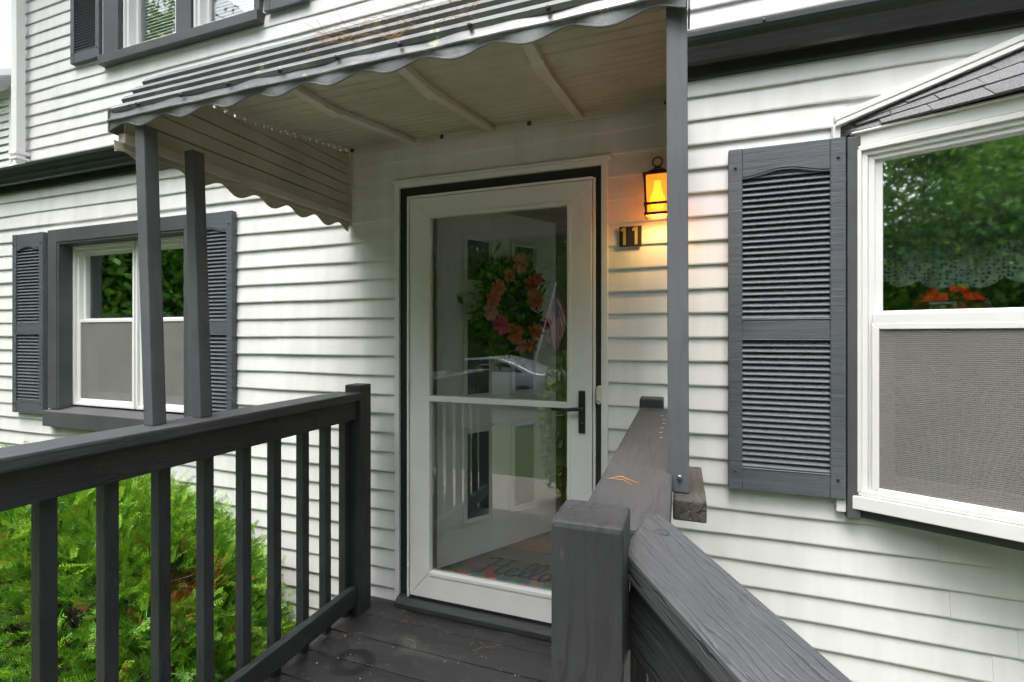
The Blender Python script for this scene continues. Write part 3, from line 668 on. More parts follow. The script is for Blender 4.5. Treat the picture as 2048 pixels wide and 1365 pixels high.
# ------------------------------------------------------------------ railings
RT = -.283                                  # top of the hand rails
lr = thing('railing', 'black railing with nine visible balusters on the left, in front of the yew bush', 'railing', (-1.54, -.85, DECK))
board('end_post', lr, M['railside'], (-1.530, -.155, DECK), (-1.530, -.155, -.248), .09, .09, .006)
board('newel_post', lr, M['railside'], (-1.54, -1.585, DECK - .2), (-1.54, -1.585, -.248), .09, .09, .006)
board('hand_rail', lr, M['rail'], (-1.542, -.202, RT - .019), (-1.542, -1.545, RT - .019), .138, .038, .007)
board('fascia_rail', lr, M['railside'], (-1.519, -.202, RT - .0865), (-1.519, -1.545, RT - .0865), .038, .092, .004)
board('bottom_rail', lr, M['railside'], (-1.519, -.202, -1.281), (-1.519, -1.545, -1.281), .038, .09, .005)
for y in (-.225, -.36, -.50, -.655, -.80, -.955, -1.105, -1.255, -1.40):
    board('baluster', lr, M['railside'], (-1.558, y, -1.40), (-1.558, y, RT - .040), .038, .038, .003)
rr = thing('railing', 'heavy black railing on the right with a wide square newel post close by', 'railing', (-.08, -.85, DECK))
board('end_post', rr, M['railside'], (-.108, -.190, DECK), (-.108, -.190, -.250), .09, .09, .006)
board('newel_post', rr, M['railside'], (-.112, -1.528, DECK - .2), (-.112, -1.528, -.238), .092, .092, .007)
board('hand_rail', rr, M['rail'], (-.083, -.237, RT - .019), (-.083, -1.455, RT - .019), .136, .038, .007)
board('fascia_rail', rr, M['railside'], (-.108, -.237, RT - .0865), (-.108, -1.455, RT - .0865), .038, .092, .004)
board('bottom_rail', rr, M['railside'], (-.108, -.237, -1.281), (-.108, -1.455, -1.281), .038, .09, .005)
for k in range(8):
    board('baluster', rr, M['railside'], (-.068, -.34 - k * .15, -1.40), (-.068, -.34 - k * .15, RT - .040), .038, .038, .003)
# stair hand rail, splayed to the right and falling away from the newel
sP = Vector((-.075, -1.507, -.288)); dr = Vector((.687, -.818, -.2265)).normalized(); pn = Vector((.818, .687, 0)).normalized(); un = dr.cross(pn) if dr.cross(pn).z > 0 else -dr.cross(pn)
srot = Matrix((dr, pn, un)).transposed()
def splay(s_, o_, h_): return sP + dr * s_ + pn * o_ + un * h_
MB().prism([(.0, 0), (.95, 0), (.95, .110), (-.062, .110), (-.055, .075)], 'z', -.040, 0).build('hand_rail', M['railgrain'], rr, sP, srot, bevel=.008, seg=3)
board('fascia_rail', rr, M['railside'], splay(.012, .030, -.092), splay(.93, .030, -.092), .038, .095, .005)
for k in range(5):
    q = splay(.10 + k * .15, .068, -.045); board('baluster', rr, M['railside'], (q.x, q.y, q.z - 1.05), tuple(q), .038, .038, .003)
board('bottom_rail', rr, M['railside'], splay(.05, .030, -1.0), splay(.93, .030, -1.0), .038, .09, .005)
q = splay(.99, .055, 0); board('newel_post', rr, M['railside'], (q.x, q.y, GROUND - .1), (q.x, q.y, q.z + .03), .09, .09, .006)
board('bracket_block', rr, M['raw'], (.0165, -1.18, -.342), (.0165, -.92, -.342), .062, .042, .004)
nm = MB().lathe([(0, .0015), (.004, .001), (.0045, 0)], 8).mesh('nail_head', M['bolt'])
for k in range(6): link('nail_head', nm, rr, (-.055 + random.uniform(-.006, .006), -.42 - k * .075, RT + .0002))

# ------------------------------------------------------------------ awning
AX0, AX1 = -1.695, .006
aw = thing('awning', 'weathered grey metal door awning with scalloped edge and cream underside', 'awning', (-.86, -1.14, RT))
UND = [(-.012, 1.002), (-.65, .890), (-1.02, .874), (-1.145, .698)]        # underside line (y, z) from wall to front
def along(L):
    for (a, b) in zip(UND, UND[1:]):
        d = math.hypot(b[0] - a[0], b[1] - a[1])
        if L <= d + 1e-9: return (a[0] + (b[0] - a[0]) * L / d, a[1] + (b[1] - a[1]) * L / d)
        L -= d
    return UND[-1]
def roof_z(y):
    for (a, b) in zip(UND, UND[1:]):
        if b[0] <= y <= a[0]: return a[1] + (b[1] - a[1]) * (y - a[0]) / (b[0] - a[0])
    return UND[-1][1]
for (p, q, n) in ((UND[0], UND[1], 12), (UND[1], UND[2], 7), (UND[2], UND[3], 4)):
    d = Vector((q[0] - p[0], q[1] - p[1])); L = d.length / n; d.normalize(); nrm = Vector((d.y, -d.x))
    if nrm.y < 0: nrm = -nrm
    for k in range(n):
        a = Vector(p) + d * L * k
        def P(s, h): v = a + d * s + nrm * h; return (v.x, v.y)
        steep = n == 4
        lip = .026 if steep else .018
        prof_ = [P(.001, .0065), P(.0065, 0), P(L - .0065, 0), P(L - .001, .0065), P(L - .001, .008)]
        prof_ += [P(L + .004, .008), P(L + .007, lip * .6), P(L + .002, lip), P(L - .018, lip), P(L - .026, lip * .8), P(.004, .010)]
        mb = MB(); mb.prism(prof_, 'x', AX0 + .0, AX1)
        for fi in range(2, 2 + 11):
            mb.m[fi] = 1 if fi - 2 in (10, 0, 1, 2, 3) else 0
            if fi - 2 in (3, 4, 9): mb.m[fi] = 2
            if fi - 2 in (0, 1, 2): mb.m[fi] = 1
        o = mb.build('pan', [M['awning'], M['cream'], M['moss']], aw)
        mb = None
# front hem with screws, then the scalloped valance
def scallop(x): return .0115 * math.cos(2 * math.pi * (x + .140) / .177)
NV = 220
def sheet(f_top, f_bot, thick, n, a, b, axis):
    """thin bent sheet: axis x (front) or y (side); f(t) -> (depth, z)"""
    vs, fs = [], []
    for k in range(n + 1):
        t = a + (b - a) * k / n
        for (f, o) in ((f_top, 0), (f_bot, 0), (f_bot, thick), (f_top, thick)):
            dpt, z = f(t); dpt += o
            vs.append((t, dpt, z) if axis == 'x' else (dpt, t, z))
    for k in range(n):
        for j in range(4): fs.append((k * 4 + j, k * 4 + (j + 1) % 4, (k + 1) * 4 + (j + 1) % 4, (k + 1) * 4 + j))
    fs += [(0, 1, 2, 3), (n * 4 + 3, n * 4 + 2, n * 4 + 1, n * 4)]
    return MB().add(vs, fs)
wv = lambda x: .0025 * math.sin(x * 18.4) + .0015 * math.sin(x * 41)
sheet(lambda x: (-1.157 + wv(x), .716 + wv(x) * .6), lambda x: (-1.167 + wv(x) * .5, .675), .004, NV, AX0 - .012, AX1 + .004, 'x').build('front_hem', M['awning'], aw)
va = sheet(lambda x: (-1.164, .677), lambda x: (-1.161 + .003 * math.sin((x + .1) * 35.5), .6535 - scallop(x)), .0025, NV, AX0 - .012, AX1 + .004, 'x').build('valance', M['awning'], aw)
MB().tube([(x, -1.1615 + .003 * math.sin((x + .1) * 35.5), .6535 - scallop(x)) for x in np.linspace(AX0 - .012, AX1 + .004, NV)], .0028, 6).build('valance_bead', M['awning'], va)
MB().tube([(x, -1.1665 + wv(x) * .5, .676) for x in np.linspace(AX0 - .012, AX1 + .004, 60)], .003, 6).build('hem_bead', M['awning'], aw)
scm = MB().lathe([(0, -.007), (.004, -.006), (.006, -.001), (.006, .002)], 8, axis='y').mesh('screw', M['darkbolt'])
for k in range(9): link('screw', scm, aw, (AX0 + .13 + k * .185, -1.169, .704 + random.uniform(-.004, .004)))
# side cheeks of boards with bottom beam and hanging scallop
for sgn, sx in ((1, AX0 + .008), (-1, AX1 - .008)):
    zb = .645
    for k in range(7):
        za, ztop = zb + k * .0535, zb + (k + 1) * .0535 - .005
        pts = []; top_ = []
        for y in np.linspace(-1.13 if sgn > 0 else -1.08, -.03, 60):
            t = min(ztop, roof_z(y) - .016)
            if t - za > .004: pts.append(y); top_.append(t)
        if len(pts) < 3: continue
        prof_ = [(y, za) for y in pts] + [(y, t) for y, t in zip(pts[::-1], top_[::-1])]
        MB().prism(prof_, 'x', sx - .005 - (.002 if k % 2 else 0), sx + .005 + (.002 if k % 2 else 0)).build('side_board', M['cream'], aw)
    bk = [(y, .64) for y in np.linspace(-1.12 if sgn > 0 else -1.08, -.03, 40)]
    MB().prism(bk + [(y, roof_z(y) - .022) for y, _ in bk[::-1]], 'x', sx - sgn * .0105 - .001, sx - sgn * .0105 + .001).build('side_backing', M['moss'], aw)  # added sheet in the groove colour, darkens board gaps and blocks sky
    MB().box(sx - (.016 if sgn > 0 else .010), sx + (.016 if sgn > 0 else .006), -1.14 if sgn > 0 else -1.08, -.022, .612, .645).build('side_beam', M['creamrib'], aw, bevel=.004)
    MB().box(sx - .010, sx + .016, -.034, -.020, .585, 1.0).build('wall_channel', M['creamrib'], aw, bevel=.002)
    n = 120
    sc2 = sheet(lambda y: (sx - .004, .616), lambda y: (sx - .004 + .004 * math.sin(y * 36.7), .572 - .016 * math.cos(2 * math.pi * (y + .02) / .171)), .0025, n, -1.16 if sgn > 0 else -1.08, -.024, 'y')
    sc2.build('side_valance', M['cream'], aw)
    MB().box(sx - sgn * .018 - .002, sx - sgn * .018 + .002, -1.168, -1.10, .640, .716).build('corner_wrap', M['awning'], aw, bevel=.001)
    MB().tube([(sx, y, .5935) for y in (-1.155 if sgn > 0 else -1.08, -.03)], .0025, 6).build('side_bead', M['creamrib'], aw)
    # serrated gap closer under the roof
    for k in range(22):
        y = -.06 - k * .045
        MB().box(sx - .006, sx + .006, y - .030, y, roof_z(y - .015) - .018, roof_z(y - .015) - .004).build('gap_tooth', M['creamrib'], aw)
# back channel with bolts, ceiling ribs with a kink
MB().box(AX0 + .02, AX1 - .02, -.040, -.021, .968, .999).build('wall_channel', M['creamrib'], aw, bevel=.003)
bm_ = MB().lathe([(0, -.010), (.006, -.009), (.010, -.003), (.012, 0)], 10, axis='y').mesh('bolt', M['darkbolt'])
for bx in (-1.655, -1.12, -.665, -.055): link('bolt', bm_, aw, (bx, -.041, .984))
for rx in (-1.287, -.854, -.43):
    pts = [(-.034, .974), (-.65, .866), (-1.005, .850), (-1.125, .684)]
    up = [(-.034, .996), (-.65, .889), (-1.016, .873), (-1.140, .698)]
    MB().prism(pts + up[::-1], 'x', rx - .018, rx + .018).build('rib', M['creamrib'], aw, bevel=.002)
    MB().prism([(-.60, .868), (-.70, .858), (-.72, .866), (-.70, .874), (-.60, .884)], 'x', rx - .021, rx + .021).build('rib_joint', M['creamrib'], aw)
# posts: hollow square section with a channel lip
def awpost(p0, p1, holes):
    o = board('post', aw, M['post'], p0, p1, .041, .041, .003)
    d = Vector(p1) - Vector(p0)
    lp = MB()
    for s in (-1, 1): lp.box(0, d.length, s * .0165 - .003, s * .0165 + .003, -.0225, -.020)
    li = lp.build('post_lip', M['post'], o)
    hm = MB().lathe([(0, .0012), (.003, .001), (.0035, -.002)], 8).mesh('screw', M['bolt'])
    for h in holes:
        for (dy, dz_) in ((-.010, .012), (.010, .012), (0, 0)):
            q = link('screw', hm, o, (h + dz_, dy, -.0208)); q.rotation_euler = (math.pi, 0, 0)
    return o
awpost((-1.560, -1.122, RT), (-1.594, -1.127, .655), (.25, .62))
awpost((-1.555, -.968, RT), (-1.594, -.968, .634), (.10, .35, .68))
awpost((-.004, -1.122, -.320), (-.008, -1.122, .690), (.045, .33, .62, .84))
MB().lathe([(0, .005), (.0035, .005), (.0055, .002), (.0055, 0)], 6, axis='z').build('bolt', M['bolt'], aw, (-.002, -1.1445, -.288), (R(90), 0, 0))

# ------------------------------------------------------------------ things on the wall
# lantern
LX, LY, LZ = -.090, -.115, .575
la = thing('wall_lantern', 'lit bronze wall lantern with glowing amber glass, half behind the awning post', 'lantern', (LX, -.02, LZ - .08))
lb = MB()
for sx in (-1, 1):
    for sy in (-1, 1): lb.tube([(LX + sx * .042, LY + sy * .042, LZ - .083), (LX + sx * .048, LY + sy * .048, LZ + .075)], .005, 6)
for zz, ww in ((LZ - .085, .050), (LZ - .045, .051), (LZ + .076, .056)):
    t = .007
    lb.box(LX - ww, LX + ww, LY - ww, LY - ww + t, zz - .005, zz + .005).box(LX - ww, LX + ww, LY + ww - t, LY + ww, zz - .005, zz + .005)
    lb.box(LX - ww, LX - ww + t, LY - ww + t, LY + ww - t, zz - .005, zz + .005).box(LX + ww - t, LX + ww, LY - ww + t, LY + ww - t, zz - .005, zz + .005)
lb.build('frame', M['bronze'], la)
MB().lathe([(.060, LZ + .081), (.050, LZ + .090), (.036, LZ + .098), (.022, LZ + .101), (.018, LZ + .110), (.008, LZ + .116), (.0, LZ + .118)], 12, (LX, LY, 0)).build('cap', M['bronze'], la, smooth=True)
MB().tube([(LX + .019 * math.cos(a), LY, LZ + .136 + .019 * math.sin(a)) for a in np.linspace(0, 2 * math.pi, 20)], .003, 6).build('ring', M['bronze'], la)
MB().box(LX - .035, LX + .035, -.032, -.016, LZ - .05, LZ + .10).tube([(LX, -.03, LZ + .04), (LX, -.06, LZ + .105), (LX, LY + .03, LZ + .105)], .008, 8).build('back_plate', M['bronze'], la, bevel=.003)
am, n_, l_, b_ = new_mat('amber_seeded_glass')
out = n_['Material Output']; tr = n_.new('ShaderNodeBsdfTransparent'); tr.inputs[0].default_value = (1, .68, .22, 1)
b_.inputs['Base Color'].default_value = (.9, .4, .06, 1); b_.inputs['Roughness'].default_value = .15
b_.inputs['Emission Color'].default_value = (1, .40, .04, 1); b_.inputs['Emission Strength'].default_value = .42
mx = n_.new('ShaderNodeMixShader'); mx.inputs[0].default_value = .45; l_.new(tr.outputs[0], mx.inputs[1]); l_.new(b_.outputs[0], mx.inputs[2]); l_.new(mx.outputs[0], out.inputs[0])
for (sx, sy) in ((0, -1), (0, 1), (-1, 0), (1, 0)):
    if sx == 0: g = MB().box(LX - .040, LX + .040, LY + sy * .043 - .001, LY + sy * .043 + .001, LZ - .08, LZ + .072)
    else: g = MB().box(LX + sx * .043 - .001, LX + sx * .043 + .001, LY - .038, LY + .038, LZ - .08, LZ + .072)
    g.build('glass_pane', am, la)
MB().lathe([(.0, -.055), (.022, -.047), (.030, -.025), (.030, -.008), (.020, .018), (.014, .040), (.013, .062)], 14, (LX, LY, LZ - .005)).build('bulb', emit('bulb_glow', (1, .84, .38), 1.3), la, smooth=True)
pl = bpy.data.lights.new('lantern_light', 'POINT'); pl.energy = 1.0; pl.color = (1, .60, .18); pl.shadow_soft_size = .035
plo = bpy.data.objects.new('lantern_light', pl); C.objects.link(plo); plo.parent = la; plo.location = Vector((LX, LY, LZ - .065)) - WT[la.name]
# house number
nb = thing('house_number', 'black plate with brass digits reading 11 beside the storm door', 'house number', (-.207, -.018, .385))
MB().box(-.255, -.160, -.024, -.017, .387, .474).build('plate', M['number'], nb, bevel=.001)
for cx in (-.233, -.183):
    MB().prism([(cx - .016, .463), (cx - .004, .469), (cx + .006, .469), (cx + .006, .393), (cx - .006, .393), (cx - .006, .454), (cx - .016, .454)], 'y', -.0275, -.0238).build('digit', M['gold'], nb)
bell = MB()
n = 10; cap = [(-.340 + .011 * math.cos(a), -.236 + .011 * math.sin(a)) for a in np.linspace(0, math.pi, n)] + [(-.340 + .011 * math.cos(a), -.296 + .011 * math.sin(a)) for a in np.linspace(math.pi, 2 * math.pi, n)]
db = thing('doorbell', 'small cream oval doorbell on the right door jamb', 'doorbell', (-.340, -.04, -.31))
bell.prism(cap, 'y', -.055, -.030).build('housing', M['button'], db, bevel=.002)
MB().lathe([(0, -.0605), (.007, -.060), (.0085, -.0545)], 14, (-.340, 0, -.287), axis='y').build('button', M['button'], db, smooth=True)

# ------------------------------------------------------------------ inside the door: mat, wreath
dm = thing('doormat', 'floral doormat with the word Hello in script on the hall floor', 'doormat', (-.83, .35, FLOOR))
MB().box(-.38, .38, 0, .43, 0, .006).build('mat_pad', M['mat'], dm, (-.83, .135, FLOOR), bevel=.002)
# hand-lettered script
def stroke(pts, w=.010):
    P_ = [Vector(p) for p in pts]; out = []
    for i in range(len(P_) - 1):                       # Catmull-Rom
        p0, p1, p2, p3 = P_[max(i - 1, 0)], P_[i], P_[i + 1], P_[min(i + 2, len(P_) - 1)]
        for k in range(8):
            t = k / 8; out.append(.5 * ((2 * p1) + (p2 - p0) * t + (2 * p0 - 5 * p1 + 4 * p2 - p3) * t * t + (3 * p1 - p0 - 3 * p2 + p3) * t ** 3))
    out.append(P_[-1]); vs = []
    for i, p in enumerate(out):
        d = (out[min(i + 1, len(out) - 1)] - out[max(i - 1, 0)]).normalized(); nn = Vector((-d.y, d.x))
        ww = w * (.55 + .45 * abs(d.y)); vs += [(*(p + nn * ww), 0), (*(p - nn * ww), 0)]
    return vs, [(2 * i, 2 * i + 1, 2 * i + 3, 2 * i + 2) for i in range(len(out) - 1)]
let = MB()
def glyph(off, strokes):
    for s in strokes: vs, fs = stroke([(off + x + y * .25, y) for x, y in s]); let.add(vs, fs)
ell = [(0, .01), (.03, .04), (.055, .13), (.045, .18), (.025, .17), (.015, .08), (.03, .01), (.06, .01)]
glyph(.00, [[(-.03, .15), (.02, .18), (.03, .15), (.02, .08), (.01, .0), (-.02, -.01)], [(.11, .19), (.09, .10), (.085, .02), (.11, .0), (.13, .02)], [(-.01, .09), (.05, .085), (.12, .10)]])
glyph(.13, [[(0, .03), (.04, .05), (.055, .08), (.035, .095), (.015, .07), (.015, .02), (.04, .0), (.075, .02)]])
glyph(.20, [ell]); glyph(.255, [ell])
glyph(.315, [[(0, .01), (.02, .02), (.015, .06), (.04, .09), (.065, .06), (.06, .02), (.03, .0), (.015, .04)], [(.05, .085), (.07, .07), (.10, .09)]])
let.build('lettering', M['ink'], dm, (-1.045, .245, FLOOR + .0075))
# wreath on the inner door
dl = Vector((.5452, .8383, 0)); dn = Vector((.8383, -.5452, 0))          # door direction and outward normal
wc = Vector((-1.262, .175, 0)) + dl * .455 + Vector((0, 0, .15)) + dn * .03
wr = thing('flower_wreath', 'leafy wreath of pink and coral flowers hung on the open front door', 'wreath', tuple(wc))
def on_door(u, z, h): return wc + dl * u + Vector((0, 0, z)) + dn * h
# leaves
def leaf_cloud(name, centers, sizes, tones, mat, parent, normal=None, aspect=.55, jit=1.0):
    n = len(centers); v = np.zeros((n, 4, 3)); cen = np.asarray(centers)
    d = rng.normal(size=(n, 3));
    if normal is not None: d = d * jit
    d /= np.linalg.norm(d, axis=1, keepdims=True); e = rng.normal(size=(n, 3)); e -= d * (e * d).sum(1, keepdims=True); e /= np.linalg.norm(e, axis=1, keepdims=True)
    nn = np.cross(d, e); sz = np.asarray(sizes)[:, None]
    v[:, 0] = cen - d * sz * .5; v[:, 1] = cen + e * sz * .5 * aspect + nn * sz * .08; v[:, 2] = cen + d * sz * .5; v[:, 3] = cen - e * sz * .5 * aspect + nn * sz * .08
    return quads(name, v, tones, mat, parent)
def quads(name, v, tones, mat, parent, extra=None):
    n = len(v); me = bpy.data.meshes.new(name); me.vertices.add(n * 4); me.vertices.foreach_set('co', v.reshape(-1).astype(np.float32))
    me.loops.add(n * 4); me.loops.foreach_set('vertex_index', np.arange(n * 4, dtype=np.int32)); me.polygons.add(n)
    me.polygons.foreach_set('loop_start', np.arange(0, n * 4, 4, dtype=np.int32)); me.polygons.foreach_set('loop_total', np.full(n, 4, dtype=np.int32))
    at = me.attributes.new('tone', 'FLOAT', 'POINT'); at.data.foreach_set('value', np.repeat(np.asarray(tones), 4).astype(np.float32))
    me.materials.append(mat); me.update(); me.validate()
    if isinstance(parent, str): return me
    return link(name, me, parent)
cs_, sz_ = [], []
for k in range(760):
    a = random.uniform(0, 2 * math.pi); r = .165 + random.gauss(0, .055)
    cs_.append(tuple(on_door(r * math.cos(a), 1.25 * r * math.sin(a), random.uniform(0, .06)))); sz_.append(random.uniform(.04, .085))
leaf_cloud('leaves', cs_, sz_, rng.uniform(.3, 1, len(cs_)), M['leaf'], wr)
fl = {'coral': plain('coral_petal', (.85, .25, .18), .6), 'pink': plain('pink_petal', (.88, .10, .32), .6), 'peach': plain('peach_petal', (.90, .44, .34), .6), 'red': plain('red_petal', (.70, .06, .07), .6), 'orange': plain('orange_petal', (.85, .32, .09), .6)}
def flower(u, z, r, mat, rnd):
    rn = random.Random(rnd); mb = MB(); c = on_door(u, z, .095); r = r * 1.35
    for ring_, (cnt, rad, lift) in enumerate(((7, 1, 0), (6, .68, .35), (5, .4, .6))):
        for k in range(cnt):
            a = 2 * math.pi * (k + .5 * ring_) / cnt + rn.uniform(-.1, .1); w = 2 * math.pi / cnt
            def q(rr, aa, h): return c + (dl * math.cos(aa) + Vector((0, 0, 1)) * math.sin(aa)) * rr * r + dn * h * r
            vs = [q(.08, a, lift * .5), q(rad * .55, a - w * .50, lift + .10), q(rad * .95, a - w * .36, lift * .8 + .18 + rn.uniform(-.1, .1)), q(rad * 1.05, a, lift * .8 + .12), q(rad * .95, a + w * .36, lift * .8 + .18), q(rad * .55, a + w * .50, lift + .10)]
            mb.add(vs, [(0, 1, 2, 3), (0, 3, 4, 5)])
    mb.build('flower', fl[mat], wr)
for i, (u, z, r, m_) in enumerate(((-.17, .04, .048, 'coral'), (-.14, -.12, .046, 'pink'), (-.02, -.12, .042, 'orange'), (.03, -.20, .044, 'peach'), (-.11, .14, .040, 'coral'), (.02, .20, .040, 'peach'), (.12, .21, .046, 'red'), (.17, .05, .055, 'coral'), (.14, -.13, .036, 'orange'), (.19, -.09, .036, 'red'), (.09, -.17, .032, 'coral'), (-.21, -.03, .034, 'peach'), (.21, .14, .034, 'pink'), (-.06, .22, .032, 'orange'))):
    flower(u * (1 + .22 * math.sin(i * 5.1)), z * (1.05 + .32 * math.cos(i * 3.7)), r * (.78 + .16 * (i % 3)), m_, i)

# ------------------------------------------------------------------ things behind the window glass
def curtain(name, label, p0, d, w, z0, z1, scal, parent_label='curtain', group=None):
    """gathered lace panel hanging from z1, scalloped hem at z0"""
    n, m_ = int(w / .008), 14; vs = []
    nv = Vector((-d.y, d.x, 0))
    for i in range(n + 1):
        s = w * i / n; fold = .014 * math.sin(s * 55 + 1.3 * math.sin(s * 9)) + .008 * math.sin(s * 21)
        hem = scal * abs(math.sin(s * math.pi / .115)) + .03 * math.sin(s * 6.5)
        for j in range(m_ + 1):
            t = j / m_; z = z1 + (z0 - hem - z1) * t
            p = Vector(p0) + d * s + nv * fold * (.4 + .6 * t); vs.append((p.x, p.y, z))
    fs = [(i * (m_ + 1) + j, (i + 1) * (m_ + 1) + j, (i + 1) * (m_ + 1) + j + 1, i * (m_ + 1) + j + 1) for i in range(n) for j in range(m_)]
    o = MB().add([(v[0] - p0[0], v[1] - p0[1], v[2] - z1) for v in vs], fs).build(name, M['lace'], None, (p0[0], p0[1], z1), smooth=True)
    ha = o.data.attributes.new('hem', 'FLOAT', 'POINT')
    ha.data.foreach_set('value', np.tile(np.linspace(0, 1, m_ + 1), n + 1).astype(np.float32))
    return tag(o, label, parent_label)
curtain('lace_curtain', 'scalloped white lace valance behind the upper bow window pane', tuple(bp0 + Vector((math.sin(BA), math.cos(BA), 0)) * .16 + bd * .06), bd, .72, .225, .70, .030)
curtain('lace_curtain', 'sheer lace panel behind the pane between the two left awning posts', (-3.30, .22, 0), Vector((1, 0, 0)), .50, .13, .62, .01)
# stained glass lamp
tl = thing('table_lamp', 'lit stained glass lamp glowing red behind the bow window', 'lamp', (1.02, .24, -.32))
cols = [('red_stained_glass', (.70, .03, .01), .22), ('amber_stained_glass', (.30, .14, .02), .015), ('green_stained_glass', (.03, .09, .02), .02), ('orange_stained_glass', (.42, .10, .01), .06)]
sg = [emit(*c) for c in cols]
prof_ = [(.030, .225), (.060, .212), (.092, .185), (.118, .15), (.136, .11), (.144, .085)]
for i in range(5):
    for k in range(16):
        a0_, a1_ = 2 * math.pi * (k + .04) / 16, 2 * math.pi * (k + .96) / 16; (r0, h0), (r1, h1) = prof_[i], prof_[i + 1]
        h0 -= .001; h1 += .002
        vs = [(r0 * math.cos(a0_), r0 * math.sin(a0_), h0), (r0 * math.cos(a1_), r0 * math.sin(a1_), h0), (r1 * math.cos(a1_), r1 * math.sin(a1_), h1), (r1 * math.cos(a0_), r1 * math.sin(a0_), h1)]
        near = 8 < k < 14
        mt = sg[0] if i < 3 and 8 < k < 14 and (i * 7 + k * 5) % 3 != 0 else sg[random.choice((1, 2, 3, 1))]
        MB().add(vs, [(0, 1, 2, 3)]).build('shade_piece', mt, tl, (1.02, .24, -.02))
MB().lathe([(.0, .235), (.026, .231), (.032, .224)], 12).lathe([(.012, .21), (.014, -.05), (.03, -.15), (.08, -.27), (.09, -.30), (.0, -.30)], 12).build('lamp_base', M['bronze'], tl, (1.02, .24, -.02), smooth=True)
st_ = MB().box(.75, 1.45, .12, .55, -.36, -.32)
for px in (.79, 1.41):
    for py in (.16, .51): st_.box(px - .02, px + .02, py - .02, py + .02, FLOOR, -.36)
tag(st_.build('side_table', M['floorw'], None, bevel=.004), 'wooden side table under the lamp behind the bow window', 'table')

